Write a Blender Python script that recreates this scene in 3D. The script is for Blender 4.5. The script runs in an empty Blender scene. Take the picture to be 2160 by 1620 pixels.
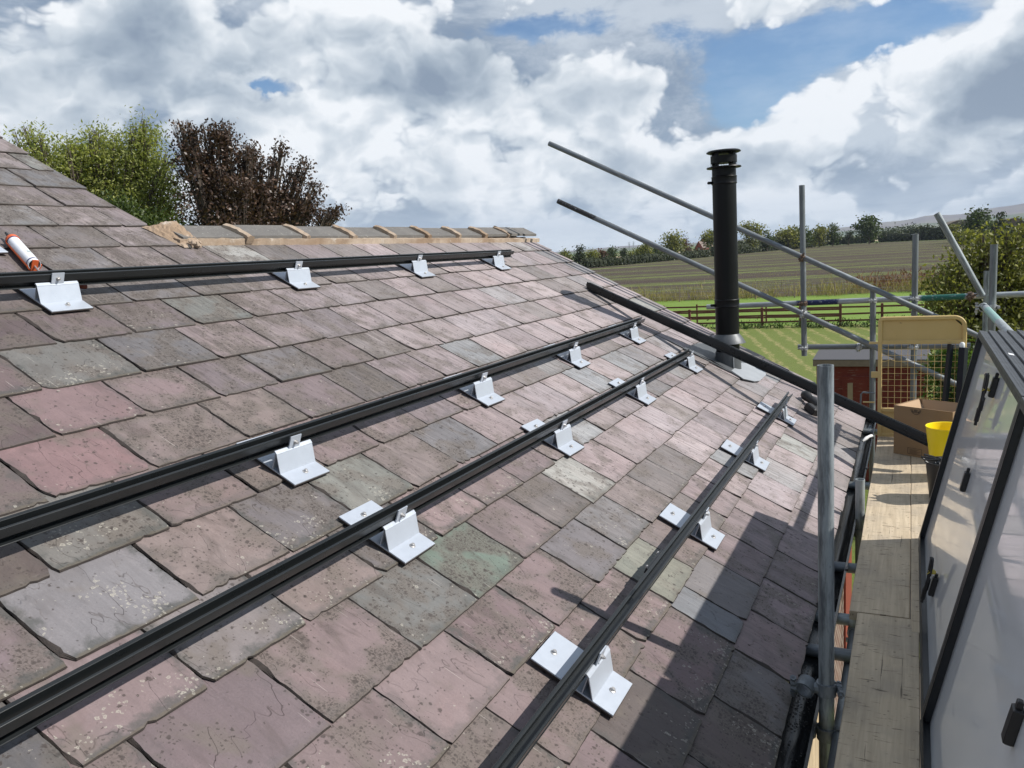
import bpy, math, random
import numpy as np
from mathutils import Matrix, Vector, Quaternion
C = bpy.context.scene.collection
SC = bpy.context.scene
PI = math.pi
H0 = 4.6                      # eye height above the lawn
SL = math.radians(28)         # roof pitch
# ------------------------------------------------------------------ camera, sky, sun, exposure
cam = bpy.data.cameras.new('camera')
cam.sensor_fit = 'HORIZONTAL'
cam.angle = 2*math.atan(1080/1700)
cam.clip_start = 0.05
cam.clip_end = 20000
co = bpy.data.objects.new('camera', cam)
C.objects.link(co)
RT = Vector((0.89551273, 0.44047441, -0.0635551)); UP = Vector((-0.01246461, 0.16757743, 0.98578012)); FW = Vector((-0.44486132, 0.88198645, -0.15555806))
co.matrix_world = Matrix(((RT.x, UP.x, -FW.x, 0), (RT.y, UP.y, -FW.y, 0), (RT.z, UP.z, -FW.z, H0), (0, 0, 0, 1)))
SC.camera = co
SUN_EL, SUN_AZ = math.radians(40), math.radians(72)      # azimuth clockwise from +Y
LS = Vector((math.sin(SUN_AZ)*math.cos(SUN_EL), math.cos(SUN_AZ)*math.cos(SUN_EL), math.sin(SUN_EL)))
sun = bpy.data.lights.new('sun', 'SUN')
sun.energy = 5.0
sun.angle = math.radians(0.53)
sun.color = (1.0, 0.955, 0.89)
so = bpy.data.objects.new('sun', sun)
C.objects.link(so)
so.rotation_euler = LS.to_track_quat('Z', 'Y').to_euler()
SC.view_settings.view_transform = 'Standard'
SC.view_settings.look = 'None'
SC.view_settings.gamma = 1
SC.view_settings.exposure = 0.30
SC.render.engine = 'CYCLES'
SC.cycles.max_bounces = 6
SC.cycles.transparent_max_bounces = 8


# ------------------------------------------------------------------ node helper
class NT:
    def __init__(s, tree):
        s.t = tree
        tree.nodes.clear()

    def n(s, typ, ins=None, **props):
        nd = s.t.nodes.new(typ)
        for k, v in props.items():
            setattr(nd, k, v)
        for k, v in (ins or {}).items():
            sock = nd.inputs[k]
            if isinstance(v, bpy.types.NodeSocket):
                s.t.links.new(v, sock)
            elif v is not None:
                if hasattr(sock, 'default_value') and hasattr(sock.default_value, '__len__') and len(sock.default_value) == 4 and len(v) == 3:
                    v = (*v, 1)
                sock.default_value = v
        return nd

    def m(s, op, a, b=0.0, c=None, clamp=False):
        d = {0: a, 1: b}
        if c is not None:
            d[2] = c
        return s.n('ShaderNodeMath', d, operation=op, use_clamp=clamp).outputs[0]

    def v(s, op, a, b=(0, 0, 0)):
        return s.n('ShaderNodeVectorMath', {0: a, 1: b}, operation=op).outputs[0]

    def mix(s, f, a, b, blend='MIX'):
        return s.n('ShaderNodeMix', {0: f, 6: a, 7: b}, data_type='RGBA', blend_type=blend, clamp_factor=True).outputs[2]

    def noise(s, vec, scale, detail=4, rough=0.55, dist=0.0, col=False):
        nd = s.n('ShaderNodeTexNoise', {'Vector': vec, 'Scale': scale, 'Detail': detail, 'Roughness': rough, 'Distortion': dist})
        return nd.outputs[1 if col else 0]

    def ss(s, x, a, b):
        return s.n('ShaderNodeMapRange', {0: x, 1: a, 2: b, 3: 0.0, 4: 1.0}, interpolation_type='SMOOTHSTEP').outputs[0]

    def vor(s, vec, scale, out='Distance', rnd=1.0, dim='3D'):
        return s.n('ShaderNodeTexVoronoi', {'Vector': vec, 'Scale': scale, 'Randomness': rnd}, voronoi_dimensions=dim).outputs[out]

    def scale(s, vec, k):
        return s.v('MULTIPLY', vec, k)

    def obj(s):
        return s.n('ShaderNodeTexCoord').outputs['Object']

    def bump(s, h, strength=0.3, dist=0.01, normal=None):
        return s.n('ShaderNodeBump', {'Height': h, 'Strength': strength, 'Distance': dist, 'Normal': normal}).outputs[0]


def mat(name):
    m = bpy.data.materials.new(name)
    m.use_nodes = True
    t = NT(m.node_tree)
    t.out = t.n('ShaderNodeOutputMaterial')
    return m, t


def prin(t, color, rough=0.6, metal=0.0, normal=None, spec=0.5, coat=0.0, coat_rough=0.05, extra=None):
    ins = {'Base Color': color, 'Roughness': rough, 'Metallic': metal, 'Specular IOR Level': spec, 'Coat Weight': coat, 'Coat Roughness': coat_rough}
    if normal is not None:
        ins['Normal'] = normal
    ins.update(extra or {})
    b = t.n('ShaderNodeBsdfPrincipled', ins)
    t.t.links.new(b.outputs[0], t.out.inputs[0])
    return b


# ------------------------------------------------------------------ world: clear sky with cumulus
world = bpy.data.worlds.new('World')
SC.world = world
world.cycles.sampling_method = 'MANUAL'
world.cycles.sample_map_resolution = 512
world.use_nodes = True
w = NT(world.node_tree)
sky = w.n('ShaderNodeTexSky', sky_type='NISHITA')
sky.sun_disc = False
sky.sun_elevation = SUN_EL
sky.sun_rotation = SUN_AZ
sky.altitude = 30
sky.air_density = 1.0
sky.dust_density = 0.6
sky.ozone_density = 1.6
d0 = w.v('NORMALIZE', w.n('ShaderNodeTexCoord').outputs['Generated'])
sep = w.n('ShaderNodeSeparateXYZ', {0: d0})
zz = w.m('MAXIMUM', sep.outputs[2], 0.0)


dw = w.v('ADD', d0, w.v('MULTIPLY', w.v('SUBTRACT', w.noise(d0, 13.0, 5, 0.65, col=True), (.5, .5, .5)), (.075, .075, .05)))


def lobe(px, wide, high):          # soft patch of sky round a direction
    d = Vector(px).normalized()
    e = w.v('MULTIPLY', w.v('SUBTRACT', dw, tuple(d)), (1/wide, 1/wide, 1/high))
    l2 = w.n('ShaderNodeVectorMath', {0: e, 1: e}, operation='DOT_PRODUCT').outputs['Value']
    return w.m('POWER', 2.718, w.m('MULTIPLY', l2, -1.0))


def billow(vec, sc, det):          # cauliflower puffs: rounded cells with sharp creases between them
    acc = None
    amp, tot = 1.0, 0.0
    for i in range(det):
        nz = w.noise(w.v('ADD', vec, (3.1*i, 1.7*i, 5.3*i)), sc*2.1**i, 1, 0.5)
        t_ = w.m('MULTIPLY', w.m('ABSOLUTE', w.m('SUBTRACT', nz, 0.5)), 2.6*amp)
        acc = t_ if acc is None else w.m('ADD', acc, t_)
        tot += amp
        amp *= 0.55
    return w.m('DIVIDE', acc, tot)


warp = w.v('ADD', w.v('MULTIPLY', d0, (1, 1, 1.55)), w.v('MULTIPLY', w.v('SUBTRACT', w.noise(d0, 7.0, 4, 0.6, col=True), (.5, .5, .5)), (.09, .09, .09)))


def field(vec):
    big = w.noise(vec, 3.4, 3, 0.5)
    fine = w.noise(vec, 15.0, 6, 0.60)
    puff = billow(vec, 5.6, 4)
    return w.m('ADD', w.m('ADD', w.m('MULTIPLY', big, 0.55), w.m('MULTIPLY', fine, 0.11)), w.m('MULTIPLY', puff, 0.42))


f0 = field(warp)
f1 = field(w.v('ADD', warp, (0.012, 0.006, 0.022)))
bias = None
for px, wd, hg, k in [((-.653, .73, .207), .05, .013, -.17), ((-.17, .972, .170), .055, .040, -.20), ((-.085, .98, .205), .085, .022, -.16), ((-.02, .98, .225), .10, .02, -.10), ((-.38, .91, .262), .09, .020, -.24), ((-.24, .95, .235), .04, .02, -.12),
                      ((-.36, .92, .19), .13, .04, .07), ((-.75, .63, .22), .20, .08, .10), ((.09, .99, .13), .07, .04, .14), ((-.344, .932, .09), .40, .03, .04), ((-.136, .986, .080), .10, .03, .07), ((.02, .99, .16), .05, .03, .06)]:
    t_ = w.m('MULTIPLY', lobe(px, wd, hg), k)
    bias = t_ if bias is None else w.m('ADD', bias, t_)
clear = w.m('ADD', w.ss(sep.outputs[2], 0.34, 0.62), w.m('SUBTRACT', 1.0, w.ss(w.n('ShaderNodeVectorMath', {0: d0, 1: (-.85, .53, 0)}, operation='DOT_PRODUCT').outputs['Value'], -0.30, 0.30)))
bias = w.m('SUBTRACT', bias, w.m('MULTIPLY', clear, 0.045))       # unseen cloud thinned overhead and towards the sun to shape ambient light
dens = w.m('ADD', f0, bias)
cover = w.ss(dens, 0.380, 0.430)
lit = w.m('MULTIPLY', w.m('SUBTRACT', f0, f1), 3.4)
thick = w.ss(dens, 0.46, 0.62)
grey = w.noise(w.v('MULTIPLY', d0, (1, 1, 2.0)), 3.6, 3, 0.5)
strat = w.noise(w.v('MULTIPLY', d0, (1, 1, 3.6)), 6.5, 7, 0.6, 0.3)
low = w.m('SUBTRACT', 1.0, w.ss(zz, 0.045, 0.125))
bright = w.m('ADD', w.m('SUBTRACT', 1.06, w.m('MULTIPLY', thick, 0.50)), lit)
bright = w.m('ADD', bright, w.m('MULTIPLY', w.m('SUBTRACT', grey, 0.56), 2.2))
bright = w.m('ADD', bright, w.m('MULTIPLY', low, w.m('MULTIPLY', w.m('SUBTRACT', strat, 0.58), 1.6)))
dark = w.m('ADD', w.m('MULTIPLY', lobe((.105, .99, .140), .075, .04), 1.7), w.m('MULTIPLY', lobe((-.70, .70, .24), .20, .055), .42))
bright = w.m('SUBTRACT', bright, w.m('MULTIPLY', dark, 0.55))
bright = w.n('ShaderNodeClamp', {0: bright, 1: 0.08, 2: 1.0}).outputs[0]
ramp = w.n('ShaderNodeValToRGB', {0: bright})
cr = ramp.color_ramp
cr.elements[0].position = 0.05
cr.elements[0].color = (0.215, 0.275, 0.365, 1)
cr.elements[1].position = 1.0
cr.elements[1].color = (0.91, 0.925, 0.945, 1)
e = cr.elements.new(0.45)
e.color = (0.40, 0.465, 0.54, 1)
e = cr.elements.new(0.75)
e.color = (0.64, 0.69, 0.74, 1)
sky_col = w.v('MULTIPLY', sky.outputs[0], (0.60, 0.76, 0.92))
cl = w.v('MULTIPLY', ramp.outputs[0], (8.6, 8.7, 8.8))
veil = w.m('MULTIPLY', w.ss(w.noise(w.v('MULTIPLY', d0, (1, 1, 3)), 6, 6, 0.6), 0.40, 0.75), 0.45)
lowhaze = w.m('MULTIPLY', w.m('SUBTRACT', 1.0, w.ss(zz, 0.02, 0.13)), 0.75)
skyv = w.mix(w.m('MAXIMUM', veil, lowhaze), sky_col, (4.4, 5.4, 6.6))
# thinner grey cloud behind the cumulus, open where the sky is blue
back = w.noise(w.v('MULTIPLY', d0, (1, 1, 2.4)), 7.0, 8, 0.62, 0.4)
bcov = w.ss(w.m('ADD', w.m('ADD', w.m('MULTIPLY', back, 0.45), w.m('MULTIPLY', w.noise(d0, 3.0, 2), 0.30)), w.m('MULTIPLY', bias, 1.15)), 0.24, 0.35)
bcol = w.mix(w.ss(w.m('ADD', back, w.m('MULTIPLY', w.m('SUBTRACT', grey, 0.5), 0.8)), 0.34, 0.66), (1.9, 2.5, 3.4), (4.9, 5.4, 6.0))
skyv = w.mix(w.m('MULTIPLY', bcov, 0.92), skyv, bcol)
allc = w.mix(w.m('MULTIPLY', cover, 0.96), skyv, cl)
hzn = w.m('MULTIPLY', w.m('SUBTRACT', 1.0, w.ss(zz, 0.0, 0.075)), 0.62)
allc = w.mix(hzn, allc, w.mix(w.ss(strat, 0.42, 0.64), (2.1, 3.0, 4.2), (5.2, 5.9, 6.7)))
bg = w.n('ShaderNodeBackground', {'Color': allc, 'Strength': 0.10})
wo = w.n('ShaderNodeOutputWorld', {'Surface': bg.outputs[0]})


# ------------------------------------------------------------------ mesh helpers
XF = {}                                        # world matrix of each thing
RNG = random.Random(11)


class MB:
    """collects shapes in world coordinates and links them as one mesh"""

    def __init__(s):
        s.v, s.f = [], []

    def add(s, vs, fs, M=None):
        o = len(s.v)
        for p in vs:
            p = Vector(p)
            s.v.append(M @ p if M is not None else p)
        s.f += [tuple(i+o for i in f) for f in fs]
        return s

    def box(s, a, b, M=None, bev=0.0):
        x0, y0, z0 = a
        x1, y1, z1 = b
        if bev <= 0:
            vs = [(x0, y0, z0), (x1, y0, z0), (x1, y1, z0), (x0, y1, z0), (x0, y0, z1), (x1, y0, z1), (x1, y1, z1), (x0, y1, z1)]
            return s.add(vs, [(3, 2, 1, 0), (4, 5, 6, 7), (0, 1, 5, 4), (1, 2, 6, 5), (2, 3, 7, 6), (3, 0, 4, 7)], M)
        b_ = bev
        rings = []
        for z, ins in ((z0, b_), (z0+b_, 0), (z1-b_, 0), (z1, b_)):
            X0, X1, Y0, Y1 = x0+ins, x1-ins, y0+ins, y1-ins
            c = b_*0.6
            rings.append([(X0+c, Y0, z), (X1-c, Y0, z), (X1, Y0+c, z), (X1, Y1-c, z), (X1-c, Y1, z), (X0+c, Y1, z), (X0, Y1-c, z), (X0, Y0+c, z)])
        return s.rings(rings, M, True)

    def rings(s, rings, M=None, caps=True, closed=True):
        n = len(rings[0])
        vs = [p for r in rings for p in r]
        fs = []
        for i in range(len(rings)-1):
            for j in range(n if closed else n-1):
                k = (j+1) % n
                fs.append((i*n+j, i*n+k, (i+1)*n+k, (i+1)*n+j))
        if caps:
            fs.append(tuple(range(n-1, -1, -1)))
            fs.append(tuple((len(rings)-1)*n+j for j in range(n)))
        return s.add(vs, fs, M)

    def prism(s, poly, a, b, M=None):
        """poly in (x,z), extruded along y from a to b"""
        return s.rings([[(x, a, z) for x, z in poly], [(x, b, z) for x, z in poly]], M)

    def tube(s, p, q, r, n=16, hollow=0.0, M=None, r2=None):
        p, q = Vector(p), Vector(q)
        d = (q-p).normalized()
        u = d.orthogonal().normalized()
        w_ = d.cross(u)
        r2 = r if r2 is None else r2

        def ring(c, rr):
            return [c+(u*math.cos(2*PI*i/n)+w_*math.sin(2*PI*i/n))*rr for i in range(n)]
        if hollow:
            ri = r-hollow
            R4 = [ring(p, ri), ring(p, r), ring(q, r2), ring(q, ri)]
            vs = [x for rg in R4 for x in rg]
            fs = []
            for a in range(4):
                b = (a+1) % 4
                for j in range(n):
                    k = (j+1) % n
                    fs.append((a*n+j, a*n+k, b*n+k, b*n+j))
            return s.add(vs, fs, M)
        return s.rings([ring(p, r), ring(q, r2)], M)

    def path(s, pts, r, n=8, M=None):
        pts = [Vector(p) for p in pts]
        rings = []
        u = None
        for i, p in enumerate(pts):
            d = (pts[min(i+1, len(pts)-1)]-pts[max(i-1, 0)]).normalized()
            u = d.orthogonal().normalized() if u is None else (u-d*u.dot(d)).normalized()
            v_ = d.cross(u)
            rr = r[i] if isinstance(r, (list, tuple)) else r
            rings.append([p+(u*math.cos(2*PI*j/n)+v_*math.sin(2*PI*j/n))*rr for j in range(n)])
        return s.rings(rings, M)

    def lathe(s, prof, c=(0, 0, 0), n=32, M=None, caps=True):
        c = Vector(c)
        rings = [[c+Vector((r*math.cos(2*PI*j/n), r*math.sin(2*PI*j/n), z)) for j in range(n)] for r, z in prof]
        return s.rings(rings, M, caps)

    def arc(s, c, axis, r0, r1, h, a0, a1, ref, n=14):
        """part of a ring round an axis"""
        c, axis, ref = Vector(c), Vector(axis).normalized(), Vector(ref)
        u = (ref-axis*ref.dot(axis)).normalized()
        v_ = axis.cross(u)
        rings = []
        for i in range(n+1):
            a = a0+(a1-a0)*i/n
            d = u*math.cos(a)+v_*math.sin(a)
            rings.append([c+d*r0-axis*h/2, c+d*r1-axis*h/2, c+d*r1+axis*h/2, c+d*r0+axis*h/2])
        return s.rings(rings)

    def build(s, name, material, parent=None, smooth=False, M=None, edge=35):
        me = bpy.data.meshes.new(name)
        inv = None
        if parent is not None:
            inv = XF[parent.name].inverted()
        elif M is not None:
            inv = M.inverted()
        vs = [inv @ p for p in s.v] if inv is not None else s.v
        me.from_pydata([tuple(p) for p in vs], [], s.f)
        me.update()
        o = bpy.data.objects.new(name, me)
        C.objects.link(o)
        if material:
            me.materials.append(material)
        if parent is not None:
            o.parent = parent
            XF[o.name] = XF[parent.name]
        elif M is not None:
            o.matrix_world = M
            XF[o.name] = M
        else:
            XF[o.name] = Matrix()
        if smooth:
            me.shade_smooth()
            me.set_sharp_from_angle(angle=math.radians(edge))
        return o


def tag(o, label, cat, group=None, kind=None):
    if label:
        o['label'] = label
    if cat:
        o['category'] = cat
    if group:
        o['group'] = group
    if kind:
        o['kind'] = kind
    return o


def thing(name, label, cat, M=None, loc=None, group=None):
    o = bpy.data.objects.new(name, None)
    C.objects.link(o)
    o.empty_display_size = 0.1
    if M is None:
        M = Matrix.Translation(loc or (0, 0, 0))
    o.matrix_world = M
    XF[o.name] = M.copy()
    return tag(o, label, cat, group)


def dup(root, M, label, group=None):
    r = root.copy()
    C.objects.link(r)
    r.matrix_world = M
    XF[r.name] = M.copy()
    r['label'] = label
    if group:
        r['group'] = group
    for ch in list(root.children):
        c = ch.copy()
        C.objects.link(c)
        c.parent = r
        XF[c.name] = M.copy()
        for g in ch.children:
            d = g.copy()
            C.objects.link(d)
            d.parent = c
            XF[d.name] = M.copy()
    return r


def structure(o):
    o['kind'] = 'structure'
    return o


# roof frame: u up the slope, y along the eaves, h off the slope
ND = Vector((math.sin(SL), 0, math.cos(SL)))
UD = Vector((-math.cos(SL), 0, math.sin(SL)))


def RP(u, y, h=0.0):
    return UD*u+Vector((0, y, H0))+ND*(h-1.5)


def RM(u, y, h=0.0):
    """matrix: local x down the slope, y along the eaves, z off the slope"""
    p = RP(u, y, h)
    return Matrix(((-UD.x, 0, ND.x, p.x), (0, 1, 0, p.y), (-UD.z, 0, ND.z, p.z), (0, 0, 0, 1)))


def Z(z):
    return z+H0


# ------------------------------------------------------------------ materials
def simple(name, col, rough=0.6, metal=0.0, spec=0.5, var=0.12, scale=18, bump=0.0, coat=0.0, coat_rough=0.05):
    m, t = mat(name)
    p = t.obj()
    nz = t.noise(p, scale, 5, 0.6)
    k = t.m('ADD', t.m('MULTIPLY', t.m('SUBTRACT', nz, 0.5), 2*var), 1.0)
    c = t.n('ShaderNodeVectorMath', {0: col, 'Scale': k}, operation='SCALE').outputs[0]
    r = t.m('ADD', t.m('MULTIPLY', t.m('SUBTRACT', nz, 0.5), 0.25), rough, clamp=True)
    nrm = t.bump(t.noise(p, scale*6, 3), bump, 0.004) if bump else None
    prin(t, c, r, metal, nrm, spec, coat, coat_rough)
    return m


def slate_mat():
    m, t = mat('slate')
    uv = t.n('ShaderNodeUVMap', uv_map='uv').outputs[0]          # metres, offset per slate
    loc = t.n('ShaderNodeSeparateXYZ', {0: t.n('ShaderNodeUVMap', uv_map='loc').outputs[0]})
    tint = t.n('ShaderNodeAttribute', attribute_name='tint').outputs[0]
    par = t.n('ShaderNodeSeparateColor', {0: t.n('ShaderNodeAttribute', attribute_name='par').outputs[0]})
    spk, lic, strk = par.outputs
    big = t.noise(uv, 7, 3, 0.55, 0.3)
    mid = t.noise(uv, 24, 5, 0.6)
    fine = t.noise(uv, 170, 4, 0.7)
    sep_ = t.n('ShaderNodeSeparateXYZ', {0: uv})     # along and across the slope
    suv = t.n('ShaderNodeCombineXYZ', {0: t.m('MULTIPLY', sep_.outputs[0], 2.2), 1: t.m('MULTIPLY', sep_.outputs[1], 26)}).outputs[0]
    streak = t.noise(suv, 2.2, 6, 0.65, 0.4)
    c = t.mix(t.m('MULTIPLY', t.m('SUBTRACT', mid, 0.30), 0.55), tint, t.n('ShaderNodeVectorMath', {0: tint, 1: (1.32, 1.28, 1.25)}, operation='MULTIPLY').outputs[0])
    tone = t.ss(t.noise(uv, 4.6, 4, 0.6, 0.8), 0.42, 0.58)
    c = t.mix(t.m('MULTIPLY', tone, 0.75), c, t.mix(t.noise(uv, 3.0, 1), t.n('ShaderNodeVectorMath', {0: c, 1: (0.70, 0.78, 0.80)}, operation='MULTIPLY').outputs[0], t.n('ShaderNodeVectorMath', {0: c, 1: (1.12, 1.02, 1.0)}, operation='MULTIPLY').outputs[0]))
    fk = t.noise(t.n('ShaderNodeCombineXYZ', {0: t.m('MULTIPLY', sep_.outputs[0], 3.2), 1: t.m('MULTIPLY', sep_.outputs[1], 7.5)}).outputs[0], 1.3, 3, 0.5, 0.25)
    fline = t.m('MULTIPLY', t.m('SUBTRACT', 1.0, t.ss(t.m('ABSOLUTE', t.m('SUBTRACT', fk, 0.53)), 0.0015, 0.008)), t.ss(t.noise(uv, 6.5, 2), 0.46, 0.56))
    c = t.mix(t.m('MULTIPLY', fline, 0.42), c, (0.050, 0.038, 0.033))
    # rusty/brown cloudy weathering
    st = t.ss(t.m('ADD', big, t.m('MULTIPLY', spk, 0.18)), 0.56, 0.74)
    c = t.mix(t.m('MULTIPLY', st, 0.6), c, (0.135, 0.115, 0.098))
    # grain along the slope
    g = t.m('MULTIPLY', t.m('SUBTRACT', streak, 0.5), t.m('ADD', 0.15, strk))
    c = t.n('ShaderNodeVectorMath', {0: c, 'Scale': t.m('ADD', 1.0, t.m('MULTIPLY', g, 1.7))}, operation='SCALE').outputs[0]
    pale = t.m('MULTIPLY', t.ss(streak, 0.60, 0.72), t.m('MULTIPLY', strk, 0.45))
    c = t.mix(pale, c, (0.36, 0.31, 0.29))
    dk = t.m('MULTIPLY', t.ss(t.noise(suv, 5.0, 4, 0.6), 0.63, 0.70), t.m('MULTIPLY', strk, 0.55))
    c = t.mix(dk, c, (0.06, 0.052, 0.048))
    # dark lichen spots: large ones and pepper
    wob = t.v('ADD', uv, t.n('ShaderNodeVectorMath', {0: t.noise(uv, 110, 4, 0.7, col=True), 'Scale': 0.014}, operation='SCALE').outputs[0])
    patch = t.ss(t.m('ADD', t.m('MULTIPLY', big, 0.7), t.m('MULTIPLY', t.noise(uv, 19, 3, 0.6), 0.3)), 0.42, 0.60)
    for sc, lim, k, lo in ((28, 0.24, 0.72, .03), (58, 0.34, 0.75, .03), (125, 0.40, 0.65, .05)):
        dd = t.vor(wob, sc, dim='2D')
        cc = t.n('ShaderNodeSeparateColor', {0: t.vor(wob, sc, 'Color', dim='2D')}).outputs
        gate = t.m('LESS_THAN', cc[0], t.m('MULTIPLY', spk, t.m('ADD', lo, t.m('MULTIPLY', patch, 0.62))))
        lim_ = t.m('MULTIPLY', lim, t.m('ADD', 0.35, t.m('MULTIPLY', cc[1], 0.75)))
        sp = t.m('MULTIPLY', t.m('MULTIPLY', t.m('SUBTRACT', 1.0, t.ss(t.m('DIVIDE', dd, lim_), 0.55, 1.15)), gate), k)
        c = t.mix(sp, c, (0.040, 0.031, 0.028))
    wash = t.noise(t.n('ShaderNodeCombineXYZ', {0: t.m('MULTIPLY', sep_.outputs[0], 4.0), 1: t.m('MULTIPLY', sep_.outputs[1], 11.0)}).outputs[0], 1.0, 5, 0.62, 0.5)
    runs = t.m('MULTIPLY', t.ss(t.m('ADD', wash, t.m('MULTIPLY', t.m('SUBTRACT', loc.outputs[1], .5), 0.10)), 0.53, 0.66), t.m('ADD', 0.32, t.m('MULTIPLY', spk, 0.68)))
    grime = t.m('MAXIMUM', t.m('MULTIPLY', t.m('MULTIPLY', patch, spk), t.ss(fine, 0.44, 0.60)), t.m('MULTIPLY', runs, t.m('ADD', 0.45, t.m('MULTIPLY', t.ss(fine, 0.40, 0.62), 0.55))))
    c = t.mix(t.m('MULTIPLY', grime, 0.76), c, (0.056, 0.044, 0.038))
    # damp algae band above the tail of some slates
    edge_ = t.m('MINIMUM', t.m('MULTIPLY', loc.outputs[1], 1.1), t.m('ADD', t.m('MINIMUM', loc.outputs[0], t.m('SUBTRACT', 1.0, loc.outputs[0])), 0.06))
    al = t.ss(t.m('ADD', t.m('MULTIPLY', t.m('SUBTRACT', 0.30, edge_), 1.9), t.m('MULTIPLY', t.noise(uv, 15, 5, 0.65), 1.0)), 0.78, 1.02)
    c = t.mix(t.m('MULTIPLY', al, t.m('ADD', 0.15, t.m('MULTIPLY', lic, 0.62))), c, (0.058, 0.060, 0.056))
    # moss and ochre rim right at the tail
    rim = t.m('MULTIPLY', t.ss(t.m('ADD', t.m('MULTIPLY', loc.outputs[1], -11.0), t.noise(uv, 40, 5, 0.7)), 0.0, 0.35), t.m('ADD', 0.16, t.m('MULTIPLY', lic, 0.38)))
    c = t.mix(rim, c, t.mix(t.noise(uv, 30, 3), (0.060, 0.048, 0.034), (0.15, 0.122, 0.078)))
    # pale crusty lichen rosettes, mainly near the tail
    for sc, kk in ((62, 0.26), (120, 0.16)):
        ld = t.vor(wob, sc, dim='2D')
        lc = t.n('ShaderNodeSeparateColor', {0: t.vor(wob, sc, 'Color', dim='2D')}).outputs
        zone = t.ss(t.m('ADD', t.noise(uv, 8, 2), t.m('MULTIPLY', t.m('SUBTRACT', 0.5, loc.outputs[1]), 0.16)), 0.54, 0.72)
        lg = t.m('LESS_THAN', lc[2], t.m('MULTIPLY', t.m('MULTIPLY', lic, lic), t.m('MULTIPLY', zone, kk*2.2)))
        rad_ = t.m('ADD', 0.14, t.m('MULTIPLY', lc[1], 0.24))
        q_ = t.m('DIVIDE', ld, rad_)
        ring = t.m('MULTIPLY', t.m('MULTIPLY', t.m('SUBTRACT', 1.0, t.ss(q_, 0.80, 1.1)), t.m('ADD', 0.30, t.m('MULTIPLY', t.ss(q_, 0.35, 0.8), 0.5))), lg)
        c = t.mix(ring, c, (0.34, 0.32, 0.275))
    wd = t.m('MULTIPLY', t.ss(t.noise(uv, 75, 5, 0.75), 0.66, 0.71), t.ss(t.m('ADD', t.noise(uv, 9, 2), t.m('MULTIPLY', loc.outputs[1], -0.22)), 0.47, 0.55))
    c = t.mix(t.m('MULTIPLY', wd, t.m('MULTIPLY', lic, 0.95)), c, (0.60, 0.58, 0.53))
    # thin scratches
    sc_ = t.noise(t.n('ShaderNodeCombineXYZ', {0: t.m('MULTIPLY', sep_.outputs[0], 3.0), 1: t.m('MULTIPLY', sep_.outputs[1], 90)}).outputs[0], 1.6, 2, 0.4)
    c = t.mix(t.m('MULTIPLY', t.ss(sc_, 0.735, 0.76), 0.35), c, (0.5, 0.46, 0.42))
    c = t.n('ShaderNodeVectorMath', {0: c, 'Scale': t.m('ADD', 0.72, t.m('MULTIPLY', fine, 0.56))}, operation='SCALE').outputs[0]
    # riven surface with a few flaked steps
    lay = t.m('MULTIPLY', t.m('ROUND', t.m('MULTIPLY', t.noise(uv, 5.5, 4, 0.55, 0.9), 8)), 0.22)
    lay = t.m('ADD', lay, t.m('MULTIPLY', t.ss(fk, 0.525, 0.535), 0.55))
    hgt = t.m('ADD', t.m('ADD', t.m('MULTIPLY', mid, 0.5), t.m('MULTIPLY', fine, 0.22)), t.m('ADD', lay, t.m('MULTIPLY', t.m('MULTIPLY', streak, strk), 0.9)))
    nrm = t.bump(hgt, 0.55, 0.006)
    rg = t.m('ADD', 0.50, t.m('MULTIPLY', t.noise(uv, 12, 3), 0.30))
    prin(t, c, rg, 0, nrm, 0.38)
    return m


def galv_mat(name, col=(0.40, 0.43, 0.45), stain=(0.12, 0.13, 0.14), amount=0.6, paint=None):
    m, t = mat(name)
    p = t.obj()
    a = t.noise(t.scale(p, (1, 1, 0.12)), 34, 7, 0.72)
    b = t.noise(t.scale(p, (1, 1, .5)), 9, 4, 0.6)
    sp = t.vor(p, 130)
    c = t.mix(t.m('MULTIPLY', t.ss(a, 0.40, 0.64), amount), col, stain)
    c = t.mix(t.m('MULTIPLY', t.ss(b, 0.55, 0.75), 0.5), c, (0.50, 0.55, 0.56))
    c = t.mix(t.m('MULTIPLY', t.ss(t.noise(t.scale(p, (1, 1, 0.3)), 55, 4, 0.7), 0.66, 0.72), 0.7), c, (0.045, 0.04, 0.038))
    c = t.mix(t.m('MULTIPLY', t.ss(t.noise(p, 16, 5, 0.7), 0.68, 0.74), 0.5), c, (0.20, 0.12, 0.07))
    if paint:
        sx = t.n('ShaderNodeSeparateXYZ', {0: p}).outputs
        for ax, lo, hi, pc in paint:
            f = t.m('MULTIPLY', t.ss(t.m('ADD', sx[ax], t.m('MULTIPLY', t.m('SUBTRACT', a, 0.5), 0.10)), lo, lo+0.02),
                    t.m('SUBTRACT', 1.0, t.ss(t.m('ADD', sx[ax], t.m('MULTIPLY', t.m('SUBTRACT', b, 0.5), 0.12)), hi, hi+0.02)))
            f = t.m('MULTIPLY', f, t.ss(t.noise(p, 40, 4, 0.7), 0.30, 0.45))
            c = t.mix(f, c, pc)
    prin(t, c, t.m('ADD', 0.38, t.m('MULTIPLY', b, 0.3)), 0.35, t.bump(t.m('ADD', t.m('MULTIPLY', sp, 0.4), a), 0.18, 0.003), 0.5)
    return m


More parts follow.
